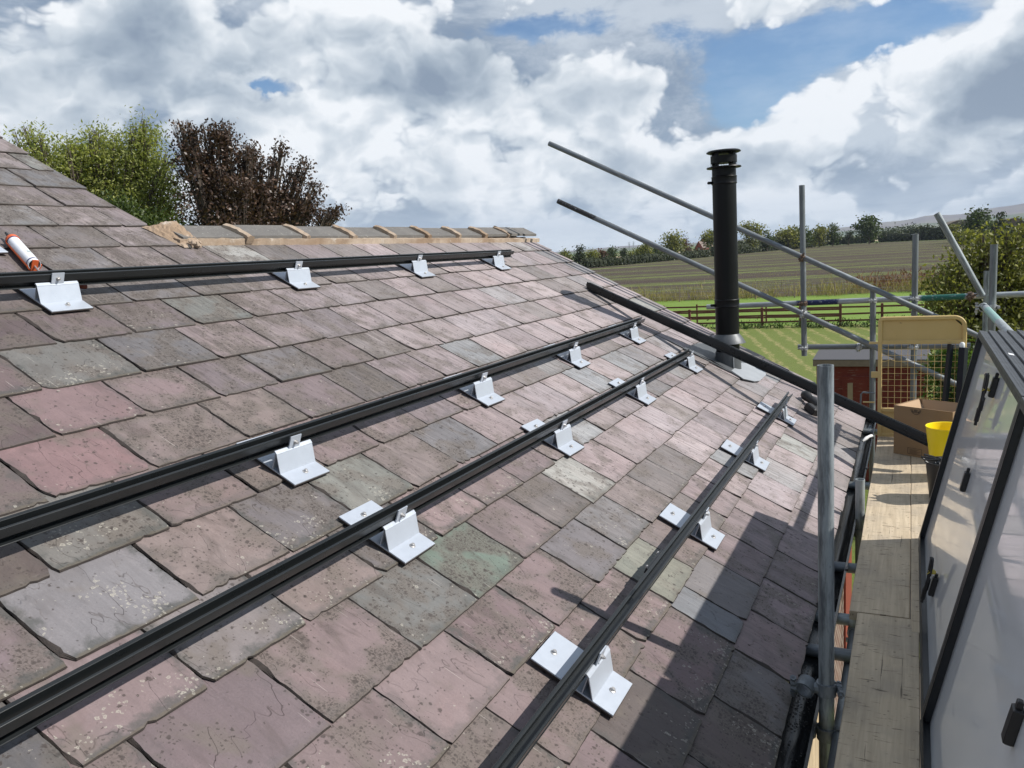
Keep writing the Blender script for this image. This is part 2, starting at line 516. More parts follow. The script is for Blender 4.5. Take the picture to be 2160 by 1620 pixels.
def board_mat():
    m, t = mat('scaffold_board')
    p = t.obj()
    gr = t.noise(t.scale(p, (22, 1.1, 22)), 2.4, 7, 0.65, 0.6)
    big = t.noise(p, 3.2, 4, 0.6)
    c = t.mix(gr, (0.27, 0.210, 0.140), (0.69, 0.575, 0.415))
    c = t.mix(t.m('MULTIPLY', t.ss(big, 0.40, 0.70), 0.55), c, (0.28, 0.245, 0.20))
    sc_ = t.noise(t.scale(p, (9, 60, 9)), 1.4, 4, 0.6, 0.8)
    c = t.mix(t.m('MULTIPLY', t.ss(sc_, 0.61, 0.67), 0.7), c, (0.05, 0.038, 0.028))
    cr_ = t.noise(t.scale(p, (70, 1.6, 70)), 1.0, 4, 0.6)
    c = t.mix(t.m('MULTIPLY', t.ss(cr_, 0.66, 0.70), 0.7), c, (0.045, 0.035, 0.026))
    sp = t.vor(t.scale(p, (1, 0.7, 1)), 36)
    c = t.mix(t.m('MULTIPLY', t.m('SUBTRACT', 1.0, t.ss(sp, 0.10, 0.20)), t.m('MULTIPLY', t.ss(t.noise(p, 12, 2), 0.5, 0.6), 0.55)), c, (0.07, 0.055, 0.04))
    mud = t.ss(t.noise(t.scale(p, (1, .5, 1)), 9, 5, 0.7), 0.60, 0.72)
    c = t.mix(t.m('MULTIPLY', mud, 0.45), c, (0.22, 0.19, 0.16))
    prin(t, c, 0.82, 0, t.bump(t.m('ADD', gr, t.m('MULTIPLY', cr_, -0.7)), 0.35, 0.004), 0.25)
    return m


def brick_mat():
    m, t = mat('red_brick')
    p = t.obj()
    sp = t.n('ShaderNodeSeparateXYZ', {0: p}).outputs
    v = t.n('ShaderNodeCombineXYZ', {0: t.m('ADD', sp[1], sp[0]), 1: sp[2]}).outputs[0]
    b = t.n('ShaderNodeTexBrick', {'Vector': v, 'Color1': (0.13, 0.062, 0.042), 'Color2': (0.085, 0.05, 0.04), 'Mortar': (0.33, 0.29, 0.24), 'Scale': 1.0, 'Mortar Size': 0.010, 'Brick Width': 0.225, 'Row Height': 0.075})
    c = t.mix(t.m('MULTIPLY', t.noise(p, 14, 5, 0.65), 0.55), b.outputs[0], (0.13, 0.08, 0.06))
    prin(t, c, 0.85, 0, t.bump(t.m('SUBTRACT', t.noise(p, 60, 3), t.m('MULTIPLY', b.outputs[1], 1.2)), 0.5, 0.006), 0.3)
    return m


def mortar_mat():
    m, t = mat('mortar')
    p = t.obj()
    c = t.mix(t.ss(t.noise(t.scale(p, (1, 0.6, 1)), 5, 5, 0.6), 0.35, 0.65), (0.27, 0.195, 0.135), (0.40, 0.325, 0.255))
    c = t.mix(t.m('MULTIPLY', t.ss(t.noise(p, 22, 5, 0.7), 0.62, 0.74), 0.6), c, (0.20, 0.14, 0.09))
    c = t.mix(t.m('MULTIPLY', t.ss(t.noise(p, 9, 4, 0.6), 0.6, 0.75), 0.6), c, (0.68, 0.64, 0.58))
    prin(t, c, 0.9, 0, t.bump(t.noise(p, 70, 5, 0.7), 0.5, 0.008), 0.2)
    return m


def ridge_mat():
    m, t = mat('ridge_tile')
    p = t.obj()
    c = t.mix(t.noise(p, 8, 4, 0.6), (0.085, 0.082, 0.080), (0.175, 0.165, 0.152))
    c = t.mix(t.m('MULTIPLY', t.ss(t.noise(p, 45, 5, 0.75), 0.58, 0.68), 0.7), c, (0.33, 0.33, 0.30))
    c = t.mix(t.m('MULTIPLY', t.ss(t.noise(p, 30, 4, 0.7), 0.62, 0.72), 0.5), c, (0.035, 0.035, 0.035))
    prin(t, c, 0.8, 0, t.bump(t.noise(p, 90, 4, 0.7), 0.4, 0.005), 0.3)
    return m


def backsheet_mat():
    m, t = mat('backsheet')
    p = t.obj()
    lo = t.noise(p, 2.2, 3, 0.5)
    dust = t.ss(t.noise(t.scale(p, (1, 1, .6)), 4, 5, 0.6), 0.45, 0.75)
    c = t.mix(t.m('MULTIPLY', dust, 0.25), (0.86, 0.88, 0.90), (0.76, 0.77, 0.77))
    prin(t, c, 0.35, 0, t.bump(lo, 0.06, 0.02), 0.5, 1.0, t.m('ADD', 0.03, t.m('MULTIPLY', dust, 0.12)))
    return m


def leaf_mat(name, c1, c2, trans=0.35, rough=0.55):
    m, t = mat(name)
    a = t.n('ShaderNodeAttribute', attribute_name='tint')
    f = t.n('ShaderNodeSeparateColor', {0: a.outputs[0]}).outputs
    c = t.mix(f[0], c1, c2)
    c = t.n('ShaderNodeVectorMath', {0: c, 'Scale': t.m('ADD', 0.7, t.m('MULTIPLY', f[1], 0.6))}, operation='SCALE').outputs[0]
    b = t.n('ShaderNodeBsdfPrincipled', {'Base Color': c, 'Roughness': rough, 'Specular IOR Level': 0.4})
    tr = t.n('ShaderNodeBsdfTranslucent', {'Color': t.n('ShaderNodeVectorMath', {0: c, 1: (1.2, 1.25, 0.7)}, operation='MULTIPLY').outputs[0]})
    mx = t.n('ShaderNodeMixShader', {0: trans, 1: b.outputs[0], 2: tr.outputs[0]})
    t.t.links.new(mx.outputs[0], t.out.inputs[0])
    return m


M_SLATE = slate_mat()
M_SLATE_EDGE = simple('slate_dressed_edge', (0.040, 0.032, 0.028), 0.85, var=0.5, scale=70, bump=0.5)
M_GALV = galv_mat('galvanised_tube', (0.30, 0.335, 0.345), (0.075, 0.085, 0.095), 0.85)
M_GALV_DARK = galv_mat('weathered_tube', (0.175, 0.195, 0.21), (0.09, 0.095, 0.10), 0.7)
M_GALV_BLUE = galv_mat('tube_with_blue_band', (0.34, 0.37, 0.39), paint=[(0, -0.9, 0.02, (0.02, 0.03, 0.09))])
M_COUP = galv_mat('coupler_steel', (0.42, 0.44, 0.45), (0.16, 0.15, 0.14), 0.7)
M_RUST = simple('rusty_coupler', (0.115, 0.075, 0.052), 0.75, 0.2, var=0.35, scale=60, bump=0.3)
M_BOARD = board_mat()
M_BRICK = brick_mat()
M_MORTAR = mortar_mat()
M_RIDGE = ridge_mat()
M_BACK = backsheet_mat()
M_ALU = simple('mill_aluminium', (0.44, 0.48, 0.54), 0.40, 0.3, var=0.06, scale=30)
M_STEEL = simple('stainless_screw', (0.42, 0.41, 0.40), 0.35, 0.6, var=0.1)
M_RAIL = simple('black_anodised_rail', (0.011, 0.013, 0.014), 0.30, 0.0, 0.42, var=0.06, scale=12)
M_FRAME = simple('black_panel_frame', (0.045, 0.048, 0.052), 0.42, 0.5, 0.5, var=0.2, scale=14)
M_FRAMEDK = simple('panel_frame_inside', (0.014, 0.014, 0.015), 0.45, 0.2, var=0.2)
M_CELL = simple('solar_cell_glass', (0.01, 0.012, 0.02), 0.12, 0.0, 0.6, coat=0.7)
M_RUBBER = simple('rubber_gasket', (0.035, 0.025, 0.022), 0.8)
M_FLUE = simple('black_flue_paint', (0.003, 0.0035, 0.004), 0.42, 0.0, 0.22, var=0.3, scale=9)
M_LEAD = simple('grey_flashing', (0.085, 0.092, 0.098), 0.5, 0.3, var=0.3, scale=14, bump=0.25)
M_FLAP = simple('flashing_flap', (0.31, 0.33, 0.35), 0.5, 0.2, var=0.2, scale=12, bump=0.2)
M_GUTTER = simple('black_gutter', (0.010, 0.011, 0.012), 0.22, 0.0, 0.4, var=0.2, scale=30, bump=0.08)
M_BLACK = simple('black_plastic', (0.014, 0.014, 0.015), 0.45, var=0.2)
M_NAVY = simple('dark_navy_rail', (0.010, 0.014, 0.024), 0.4, 0.3, var=0.2)
M_YEL = simple('yellow_plastic', (0.86, 0.66, 0.006), 0.38, var=0.05, scale=5)
M_CARD = simple('cardboard', (0.27, 0.175, 0.095), 0.85, var=0.14, scale=8, bump=0.08)
M_CARDIN = simple('cardboard_flap', (0.40, 0.27, 0.16), 0.85, var=0.1, scale=8)
M_INK = simple('printed_ink', (0.06, 0.045, 0.035), 0.8)
M_ORANGE = simple('orange_gun_frame', (0.55, 0.10, 0.025), 0.5, var=0.15)
M_TUBEW = simple('white_label', (0.72, 0.73, 0.76), 0.4, var=0.04)
M_TUBEB = simple('blue_stripe', (0.02, 0.025, 0.11), 0.4)
M_GREYPRINT = simple('grey_print', (0.30, 0.36, 0.36), 0.5)
M_ROD = simple('grip_dark_red', (0.16, 0.03, 0.015), 0.5)
M_WHITE = simple('white_plastic', (0.75, 0.76, 0.76), 0.35, var=0.03)
M_TIE = simple('yellow_tie', (0.55, 0.42, 0.03), 0.5)
M_TIMBER = simple('old_timber', (0.20, 0.15, 0.11), 0.85, var=0.3, scale=10, bump=0.3)
M_BARK = simple('bark', (0.09, 0.07, 0.055), 0.9, var=0.3, scale=20, bump=0.4)


def cream_mat():
    m, t = mat('cream_paint')
    p = t.obj()
    c = t.mix(t.noise(p, 6, 4), (0.53, 0.37, 0.14), (0.62, 0.46, 0.21))
    c = t.mix(t.m('MULTIPLY', t.ss(t.noise(p, 30, 6, 0.75), 0.645, 0.70), 0.85), c, (0.16, 0.075, 0.03))
    prin(t, c, 0.55, 0, t.bump(t.noise(p, 60, 3), 0.12, 0.003), 0.4)
    return m


M_CREAM = cream_mat()
M_CREAMSH = cream_mat()

# ------------------------------------------------------------------ house: slate roof
COURSES = [-.405, -.174, .080, .331, .571, .831, 1.061, 1.324, 1.585, 1.845, 2.093, 2.369, 2.617, 2.89, 3.17, 3.416, 3.67, 3.925, 4.18, 4.43, 4.68, 4.93]
JOINTS = {1: [2.21, 2.69, 2.88], 2: [2.37, 2.70, 3.03, 3.36, 3.68, 4.0], 3: [1.51, 1.85, 2.18, 2.53, 2.87, 3.2, 3.53, 3.84, 4.16, 4.49, 4.81, 5.13],
          4: [1.34, 1.72, 2.06, 2.40, 2.73, 3.07, 3.37, 3.7, 4.02, 4.34, 4.65, 4.96], 5: [.88, 1.21, 1.55, 1.89, 2.23, 2.57, 2.9, 3.23, 3.55, 3.88],
          6: [1.02, 1.39, 1.73, 2.06, 2.4, 2.74, 3.07], 7: [1.17, 1.52, 1.86, 2.19, 2.53, 2.88], 8: [1.33, 1.67, 2.07, 2.4, 2.76], 9: [1.53, 1.86, 2.19],
          10: [1.66, 2.04, 2.41, 2.76], 11: [1.89, 2.22, 2.55, 2.89], 12: [2.05, 2.41, 2.78], 13: [2.25, 2.60], 14: [2.09, 2.45, 2.79, 3.13], 15: [2.25, 2.61, 2.97], 16: [2.10, 2.46, 2.82]}
Y_LO, Y_STEP, Y_HI = -1.6, 3.13, 7.52
T_PURPLE = [(.196, .143, .147), (.178, .132, .137), (.210, .155, .156), (.188, .145, .153), (.200, .150, .150)]
T_GREY = [(.156, .140, .145), (.138, .130, .137), (.165, .152, .153)]
T_BLUE = [(.152, .157, .168), (.165, .168, .176)]
T_GREEN = [(.190, .192, .172), (.172, .176, .160), (.212, .208, .190)]
T_BROWN = [(.152, .122, .116), (.138, .114, .108), (.165, .130, .123)]
SPECIAL = {(4, 2.06): ((.140, .180, .150), 1.0, .3, .1), (4, 1.72): ((.150, .150, .145), .9, .4, .1), (3, 2.53): ((.172, .158, .165), .55, .2, .1), (2, 2.70): ((.225, .225, .19), .25, .2, .25),
           (1, 2.69): ((.185, .192, .205), .1, .1, .2), (1, 2.88): ((.18, .168, .17), .1, .1, .2), (6, 1.02): ((.200, .190, .198), .10, .95, .1), (5, .88): ((.215, .165, .168), .2, .9, .05), (5, 1.21): ((.205, .182, .182), .35, 1.0, .05),
           (8, 1.33): ((.215, .140, .142), .25, .35, .05), (10, 1.66): ((.155, .15, .142), .5, .8, .1), (9, 1.53): ((.20, .14, .142), .3, .4, .05), (6, 1.39): ((.215, .172, .162), .55, .3, .05),
           (5, 1.55): ((.22, .175, .166), .5, .5, .05), (3, 1.51): ((.225, .172, .172), .25, .3, .05), (9, 1.86): ((.21, .16, .162), .95, .3, .05), (7, 1.17): ((.17, .162, .152), .5, .8, .1),
           (7, 1.52): ((.20, .155, .152), .6, .3, .05), (8, 1.67): ((.20, .158, .152), 1.0, .3, .05), (8, 2.07): ((.205, .165, .155), 1.0, .2, .05), (7, 1.86): ((.21, .165, .155), 1.0, .3, .05)}


def build_slates(parent):
    rng = random.Random(5)
    V, F, UV, LOC, TINT, PAR, MI = [], [], [], [], [], [], []

    def slate(u0, u1, y0, y1, tint, par, seed):
        """tail at u0, head at u1; chipped, hand dressed edges"""
        o = len(V)
        ht = 0.0115+rng.uniform(-.0012, .0038)
        tw = rng.uniform(-.0026, .0026)
        thk = rng.uniform(.0045, .0068)
        near = y0 < 3.4
        stp = 0.016 if near else 0.04
        skew = rng.uniform(-.006, .006)
        c0 = rng.uniform(.004, .022)*(rng.random() < .65)         # knocked-off corners
        c1 = rng.uniform(.004, .018)*(rng.random() < .5)
        pts = []                                                  # perimeter, walking: near side from head to tail, tail, far side back up
        L, Wd = u1-u0, y1-y0
        nl = max(4, int(L/stp))
        nw = max(4, int(Wd/stp))
        amp = rng.uniform(.0005, .0016)
        ph = rng.uniform(0, 99)

        def wob(x, a=1.0):
            return a*amp*(math.sin(x*31+ph)+.7*math.sin(x*83+ph*2)+rng.uniform(-1, 1)*.8)
        for i in range(nl):
            s = i/nl
            u = u1-(L-c0)*s
            pts.append((u, y0+wob(u)+max(0, (.03-(u-u0))/.03)*c0*0.4, 'n'))
        for i in range(nw+1):
            s = i/nw
            y = y0+c0+(Wd-c0-c1)*s
            chip = 0
            if rng.random() < .05:
                chip = rng.uniform(.003, .009)
            pts.append((u0+wob(y, .45)+skew*(s-.5)+chip, y, 't'))
        for i in range(1, nl+1):
            s = i/nl
            u = u0+c1+(L-c1)*s
            pts.append((u, y1+wob(u), 'f'))
        n = len(pts)
        inn = []
        ins = rng.uniform(.0006, .0022)
        chips = [(rng.random(), rng.uniform(.02, .07), rng.uniform(.003, .011)) for _ in range(rng.choice((0, 1, 1, 2)))]
        for k, (u, y, sd) in enumerate(pts):
            ds = ins*(1+.9*math.sin(k*.9+ph)*rng.random())+rng.random()*.0014
            if sd == 'n':
                wide = 0
                for cs, cw, ca in chips:
                    dq = abs((u-u0)/L-cs)/cw*.35
                    wide = max(wide, ca*max(0, 1-dq)**.6) if dq < 1 else wide
                inn.append((u, y+ds*1.3+wide))
            elif sd == 't':
                inn.append((u+ds*.9, min(max(y, y0+.004), y1-.004)))
            else:
                inn.append((u, y-ds*.6))

        def hh(u, y):
            f = (u-u0)/L
            return ht*(1-f)+.0035*f+tw*((y-y0)/Wd-.5)*2*(1-f)
        rings = []
        top = [(u, y, hh(u, y)) for u, y in inn]
        midr = [(u*.45+a*.55, y*.45+b*.55, hh(u, y)-thk*.42) for (u, y, _), (a, b) in zip(pts, inn)]
        bot = [(u, y, hh(u, y)-thk) for u, y, _ in pts]
        for r in (top, midr, bot):
            for u, y, h in r:
                V.append(RP(u, y, h))
                UV.append((u+seed*3.17, y+seed*1.93))
                LOC.append(((y-y0)/Wd, (u-u0)/L))
        F.append(tuple(range(o, o+n)))
        MI.append(0)
        for a in range(2):
            for k in range(n-1):
                MI.append(1)
                F.append((o+a*n+k, o+(a+1)*n+k, o+(a+1)*n+k+1, o+a*n+k+1))
        cnt = 3*n
        TINT.extend([tint]*cnt)
        PAR.extend([par]*cnt)

    for k in range(len(COURSES)-1):
        u0 = COURSES[k]
        gauge = COURSES[k+1]-u0
        yhi = Y_HI if k <= 13 else Y_STEP
        j = sorted(JOINTS.get(k, [2.0+(k % 2)*.167]))
        if k == 0:
            j = [2.03]
        while j[0] > Y_LO:
            j.insert(0, j[0]-.336+rng.uniform(-.012, .012))
        while j[-1] < yhi-.20:
            j.append(j[-1]+.33+rng.uniform(-.012, .012))
        j = [y for y in j if y < yhi-.06]+[yhi+rng.uniform(-.012, .012)]
        for a, b in zip(j, j[1:]):
            y0, y1 = a+rng.uniform(.0012, .0035), b-rng.uniform(.0012, .0045)
            ym = (a+b)/2
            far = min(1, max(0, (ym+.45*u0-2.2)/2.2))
            r = rng.random()
            if u0 > 1.95 and ym < 3.4:
                pool = T_PURPLE if r < .38 else T_GREY if r < .66 else T_GREEN if r < .76 else T_BROWN
            else:
                pool = T_PURPLE if r < .62 else T_BROWN if r < .84 else T_GREY if r < .95 else T_GREEN if r < .975 else T_BLUE
            tn = rng.choice(pool)
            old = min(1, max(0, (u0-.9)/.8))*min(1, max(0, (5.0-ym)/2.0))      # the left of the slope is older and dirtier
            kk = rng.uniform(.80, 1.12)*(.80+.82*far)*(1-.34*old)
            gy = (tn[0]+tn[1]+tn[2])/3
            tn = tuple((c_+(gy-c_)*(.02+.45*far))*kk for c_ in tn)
            spk = max((1-far)*rng.choice((.35, .6, .85, 1.0, 1.0))+far*.25, old*rng.choice((.7, .9, 1.0)))
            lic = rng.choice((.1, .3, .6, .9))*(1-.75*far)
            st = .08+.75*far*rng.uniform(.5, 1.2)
            sp = SPECIAL.get((k, round(a, 2)))
            if sp:
                tn, spk, lic, st = sp
                tn = tuple(c_*.86 for c_ in tn)
            ext = .055
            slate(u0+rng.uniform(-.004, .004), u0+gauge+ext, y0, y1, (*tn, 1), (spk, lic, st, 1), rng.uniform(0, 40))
    me = bpy.data.meshes.new('roof')
    inv = XF[parent.name].inverted()
    me.from_pydata([tuple(inv @ v) for v in V], [], F)
    me.update()
    li = np.empty(len(me.loops), dtype=np.int32)
    me.loops.foreach_get('vertex_index', li)
    for nm, arr in (('uv', UV), ('loc', LOC)):
        l = me.uv_layers.new(name=nm)
        l.data.foreach_set('uv', np.array(arr, dtype=np.float32)[li].ravel())
    for nm, arr in (('tint', TINT), ('par', PAR)):
        l = me.color_attributes.new(nm, 'FLOAT_COLOR', 'POINT')
        l.data.foreach_set('color', np.array(arr, dtype=np.float32).ravel())
    me.materials.append(M_SLATE)
    me.materials.append(M_SLATE_EDGE)
    me.polygons.foreach_set('material_index', np.array(MI, dtype=np.int32))
    o = bpy.data.objects.new('roof', me)
    C.objects.link(o)
    o.parent = parent
    XF[o.name] = XF[parent.name]
    return o


house = thing('house', 'house with a heather purple slate roof, stone grey ridge tiles and black eaves gutter', 'house', loc=(-3.6, 3.0, 0))
roof = build_slates(house)
# boarding under the slates, rear slopes
XR, ZR = -3.65, Z(0.232)
XR2 = -5.2
ZR2 = Z((-1.5-XR2*math.sin(SL))/math.cos(SL))
mb = MB()
e0 = RP(-.36, Y_LO, -.012)
r0 = RP(3.33, Y_LO, -.012)
r2 = RP(5.06, Y_LO, -.012)
mb.add([(e0.x, Y_LO, e0.z), (e0.x, 7.45, e0.z), (r0.x, 7.45, r0.z), (r0.x, Y_LO, r0.z)], [(0, 1, 2, 3)])
mb.add([(r0.x, Y_LO, r0.z), (r0.x, Y_STEP-.03, r0.z), (r2.x, Y_STEP-.03, r2.z), (r2.x, Y_LO, r2.z)], [(0, 1, 2, 3)])
mb.add([(r0.x, Y_STEP-.03, r0.z), (r0.x, 7.45, r0.z), (-7.0, 7.45, e0.z), (-7.0, Y_STEP-.03, e0.z)], [(0, 1, 2, 3)])
mb.add([(r2.x, Y_LO, r2.z), (r2.x, Y_STEP-.03, r2.z), (-10.1, Y_STEP-.03, e0.z), (-10.1, Y_LO, e0.z)], [(0, 1, 2, 3)])
mb.build('roof_underlay', M_RUBBER, house)
# ridge
mb_all = []
ticks = [3.15, 3.63, 4.14, 4.63, 5.12, 5.61, 6.10, 6.58, 7.06, 7.42, 7.74]
for a, b in zip(ticks, ticks[1:]):
    mb = MB()
    lift = RNG.uniform(-.006, .008)
    yaw = RNG.uniform(-.012, .012)
    ap = RP(3.336, 0, .052+lift)
    lo = RP(3.195, 0, .044+lift)
    nrm = ND
    pts = [(lo.x, lo.z), (ap.x-.012, ap.z-.006), (ap.x-.02, ap.z), (ap.x-.03, ap.z-.006), (2*ap.x-.04-lo.x, lo.z), (2*ap.x-.04-lo.x-.01, lo.z-.02), (ap.x-.02, ap.z-.03), (lo.x-.004, lo.z-.022)]
    M = Matrix.Translation((ap.x, a, ap.z)) @ Matrix.Rotation(yaw, 4, 'Z') @ Matrix.Translation((-ap.x, -a, -ap.z))
    mb.prism(pts[::-1], a+.012, b-.012, M)
    mb.build('ridge_tile', M_RIDGE, roof)
# mortar bedding and pointed collars
mb = MB()
n = 120
rings = []
for i in range(n+1):
    y = 3.13+(7.62-3.13)*i/n
    uu = 3.178-.088*i/n+RNG.uniform(-.004, .004)
    k = RNG.uniform(-.003, .003)
    a, b, c_, d_ = RP(uu-.004, y, .004), RP(uu+.008+k, y, .040+k), RP(uu+.05, y, .028), RP(uu+.11, y, .0)
    rings.append([a, b, c_, d_])
mb.rings(rings)
for q, a in enumerate(ticks[1:-1]):
    if q == 8:
        continue
    rr = []
    for i in range(9):
        s = i/8
        u = 3.165+(3.345-3.165)*s
        h = .058+.010*math.sin(PI*s)+RNG.uniform(-.003, .003)
        wdt = .022+RNG.uniform(-.005, .006)
        sk = -.03*s
        rr.append([RP(u, a-wdt+sk, h-.045), RP(u, a-wdt+sk, h-.004), RP(u, a+sk, h+.006), RP(u, a+wdt+sk, h-.004), RP(u, a+wdt+sk, h-.045)])
    mb.rings(rr)
mb.build('mortar', M_MORTAR, roof)
mb = MB()                                           # lump of mortar closing the end of the ridge against the taller roof
gu, gy_ = 16, 12
rr = []
for i in range(gu+1):
    u = 3.135+(3.405-3.135)*i/gu
    row_ = []
    for j in range(gy_+1):
        y0_ = 3.125-.055*i/gu
        y = y0_+(3.245-y0_)*j/gy_
        si, sj = i/gu, j/gy_
        h = .014+(.020+.040*si)*min(1, sj*1.5)*min(1, (1-si)*7)+RNG.uniform(-.0035, .0035)
        if j == 0 or i == 0:
            h = .012
        row_.append(RP(u+RNG.uniform(-.003, .003), y+RNG.uniform(-.003, .003), h))
    rr.append(row_)
mb.rings(rr, None, False, False)
for q in range(9):
    c_ = RP(3.145+RNG.uniform(-.02, .02), 3.19+RNG.uniform(-.04, .04), .022+RNG.uniform(0, .02))
    r = RNG.uniform(.007, .016)
    mb.lathe([(r*.2, -r), (r, -.3*r), (r*.8, .5*r), (r*.15, r)], c_, 7)
mb.build('mortar', M_MORTAR, roof)
mb = MB()
rr = []
for i in range(9):
    s = i/8
    u = 3.165+.18*s
    rr.append([RP(u, 7.05-.03*s, .02), RP(u, 7.05-.03*s, .068), RP(u, 7.085-.03*s, .068), RP(u, 7.085-.03*s, .02)])
mb.rings(rr).build('ridge_clip', M_BLACK, roof)
# walls
mb = MB()
mb.box((-6.5, Y_LO+.1, 0), (-.47, 7.36, e0.z-.16))
mb.add([(-6.5, 7.36, e0.z-.16), (-.47, 7.36, e0.z-.16), (-3.65, 7.36, r0.z-.05)], [(0, 1, 2)])
mb.add([(-9.6, Y_STEP-.06, e0.z-.16), (-.47, Y_STEP-.06, e0.z-.2), (r2.x, Y_STEP-.06, r2.z-.05)], [(0, 1, 2)])
mb.build('wall', M_BRICK, house)
mb = MB()
for q in range(9):
    mb.box((-.469, 6.55+q*.075, .5), (-.452, 6.62+q*.075, 2.55), bev=.003)
mb.build('shutter', simple('dark_red_boards', (0.20, 0.035, 0.02), 0.6, var=0.3), house)
mb = MB()
mb.box((-.47, Y_LO, e0.z-.18), (-.405, 7.45, e0.z-.03))
mb.build('fascia', M_BLACK, house)
mb = MB()
for q in range(12):
    mb.box((-.4695, 3.35+q*.135, .3), (-.450, 3.35+q*.135+.127, 2.5), None, .003)
mb.build('pale_cladding', simple('pale_cladding', (0.40, 0.31, 0.20), 0.85, var=0.35, scale=7, bump=0.3), house)
# gutter
mb = MB()
GX, GZ = -.322, Z(-1.538)
prof = []
for i in range(13):
    a = PI+PI*i/12
    prof.append((GX+.054*math.cos(a), GZ+.054*math.sin(a)))
inner = []
for i in range(13):
    a = 2*PI-PI*i/12
    inner.append((GX+.0505*math.cos(a), GZ+.0505*math.sin(a)))
poly = prof+[(GX+.060, GZ+.002), (GX+.060, GZ+.008), (GX+.0505, GZ+.008)]+inner
mb.prism(poly, Y_LO, 7.46)
mb.prism([(x, z) for x, z in prof], 7.46, 7.466)
gut = mb.build('gutter', M_GUTTER, house, smooth=True)
for yy in (1.2, 2.05, 2.95, 3.85, 4.75, 5.65, 6.55, 7.3):
    mb = MB()
    mb.arc((GX, yy, GZ), (0, 1, 0), .0545, .058, .028, PI*.02, PI*.98, (1, 0, 0), 10)
    mb.box((GX+.052, yy-.016, GZ+.003), (GX+.066, yy+.016, GZ+.013))
    mb.box((GX-.066, yy-.014, GZ-.002), (GX-.05, yy+.014, GZ+.006))
    mb.build('gutter_bracket', M_BLACK, gut)
mb = MB()
for q in range(170):
    yy = RNG.choice((RNG.uniform(1.2, 3.0), RNG.uniform(2.55, 2.9)))
    x = GX+RNG.uniform(-.03, .03)
    zz_ = GZ-.0505+abs(x-GX)*.4+.004
    s = RNG.uniform(.0012, .0038)
    mb.lathe([(s*.3, -s), (s, 0), (s*.3, s*.7)], (x, yy, zz_), 5)
gr = mb.build('gutter_grit', simple('gutter_grit', (0.07, 0.067, 0.06), 0.9, var=0.5, scale=60), gut)
gr['kind'] = 'stuff'
mb = MB()
mb.path([(GX-.01, 6.49, GZ-.01), (GX+.012, 6.52, GZ+.006), (GX+.03, 6.56, GZ+.012), (GX+.045, 6.60, GZ+.006), (GX+.05, 6.63, GZ+.0)], [.006, .014, .010, .016, .006], 9)
mb.build('sealant_blob', M_WHITE, gut, smooth=True)

# ------------------------------------------------------------------ mounting rails
def round_c(cx, cz, r, a0, a1, n=5):
    return [(cx+r*math.cos(math.radians(a0+(a1-a0)*i/n)), cz+r*math.sin(math.radians(a0+(a1-a0)*i/n))) for i in range(n+1)]


RAILP = ([(-.019, 0), (-.02, .001), (-.02, .012), (-.012, .014), (-.012, .026), (-.02, .029)]+round_c(-.0165, .0515, .0035, 180, 90)+round_c(-.0095, .0535, .0015, 90, 0, 3)+
         [(-.008, .022), (.0125, .022)]+round_c(.0140, .0535, .0015, 180, 90, 3)+round_c(.0175, .0525, .0025, 90, 0)+[(.02, .027), (.019, .0255), (.004, .0245), (.004, .0045), (.0192, .0035), (.0205, .0025), (.0205, .0005), (.0195, 0)])
RU = [2.71, 1.437, .95, .187]
REND = [6.2, 6.18, 5.94, 6.2]
RLAB = ['black mounting rail highest up the slate roof, just below the ridge mortar', 'black mounting rail second down the roof, ending beside the flue shadow',
        'black mounting rail second up from the gutter, ending at the grey flue flashing', 'black mounting rail lowest on the roof, nearest the gutter and scaffold']
for u, ye, lb in zip(RU, REND, RLAB):
    M = RM(u, -1.4, .067)
    r = thing('mounting_rail', lb, 'rail', M, group='black rails bolted along the roof')
    mb = MB()
    mb.prism(RAILP[::-1], 0, ye+1.4, M)
    mb.build('rail_profile', M_RAIL, r, smooth=True, edge=32)
    ys = {2.71: 5.0, 1.437: 2.62, .95: 3.1, .187: 2.75}[u]+1.4
    mb = MB()
    mb.box((-.030, ys-.10, .016), (-.0205, ys+.10, .038), M, .001)
    sp = mb.build('splice_plate', M_RAIL, r)
    for dy in (-.07, .07):
        mb = MB()
        mb.lathe([(.007, 0), (.007, .004), (.004, .007), (.001, .0075)], (0, 0, 0), 10, M @ Matrix.Translation((-.030, ys+dy, .028)) @ Matrix.Rotation(-PI/2, 4, 'Y'))
        mb.build('splice_bolt', M_STEEL, sp, smooth=True)

# ------------------------------------------------------------------ slate brackets
ROW = ['the highest rail', 'the second rail down', 'the rail second up from the gutter', 'the lowest rail']
PLACE = ['nearest the camera', 'second from the camera', 'third along from the camera', 'at the far end']
BY = [[1.997, 3.406, 4.638, 5.826], [1.982, 3.354, 4.572, 5.778], [1.977, 3.341, 4.58, 5.813], [1.95, 3.281, 4.548, 5.751]]


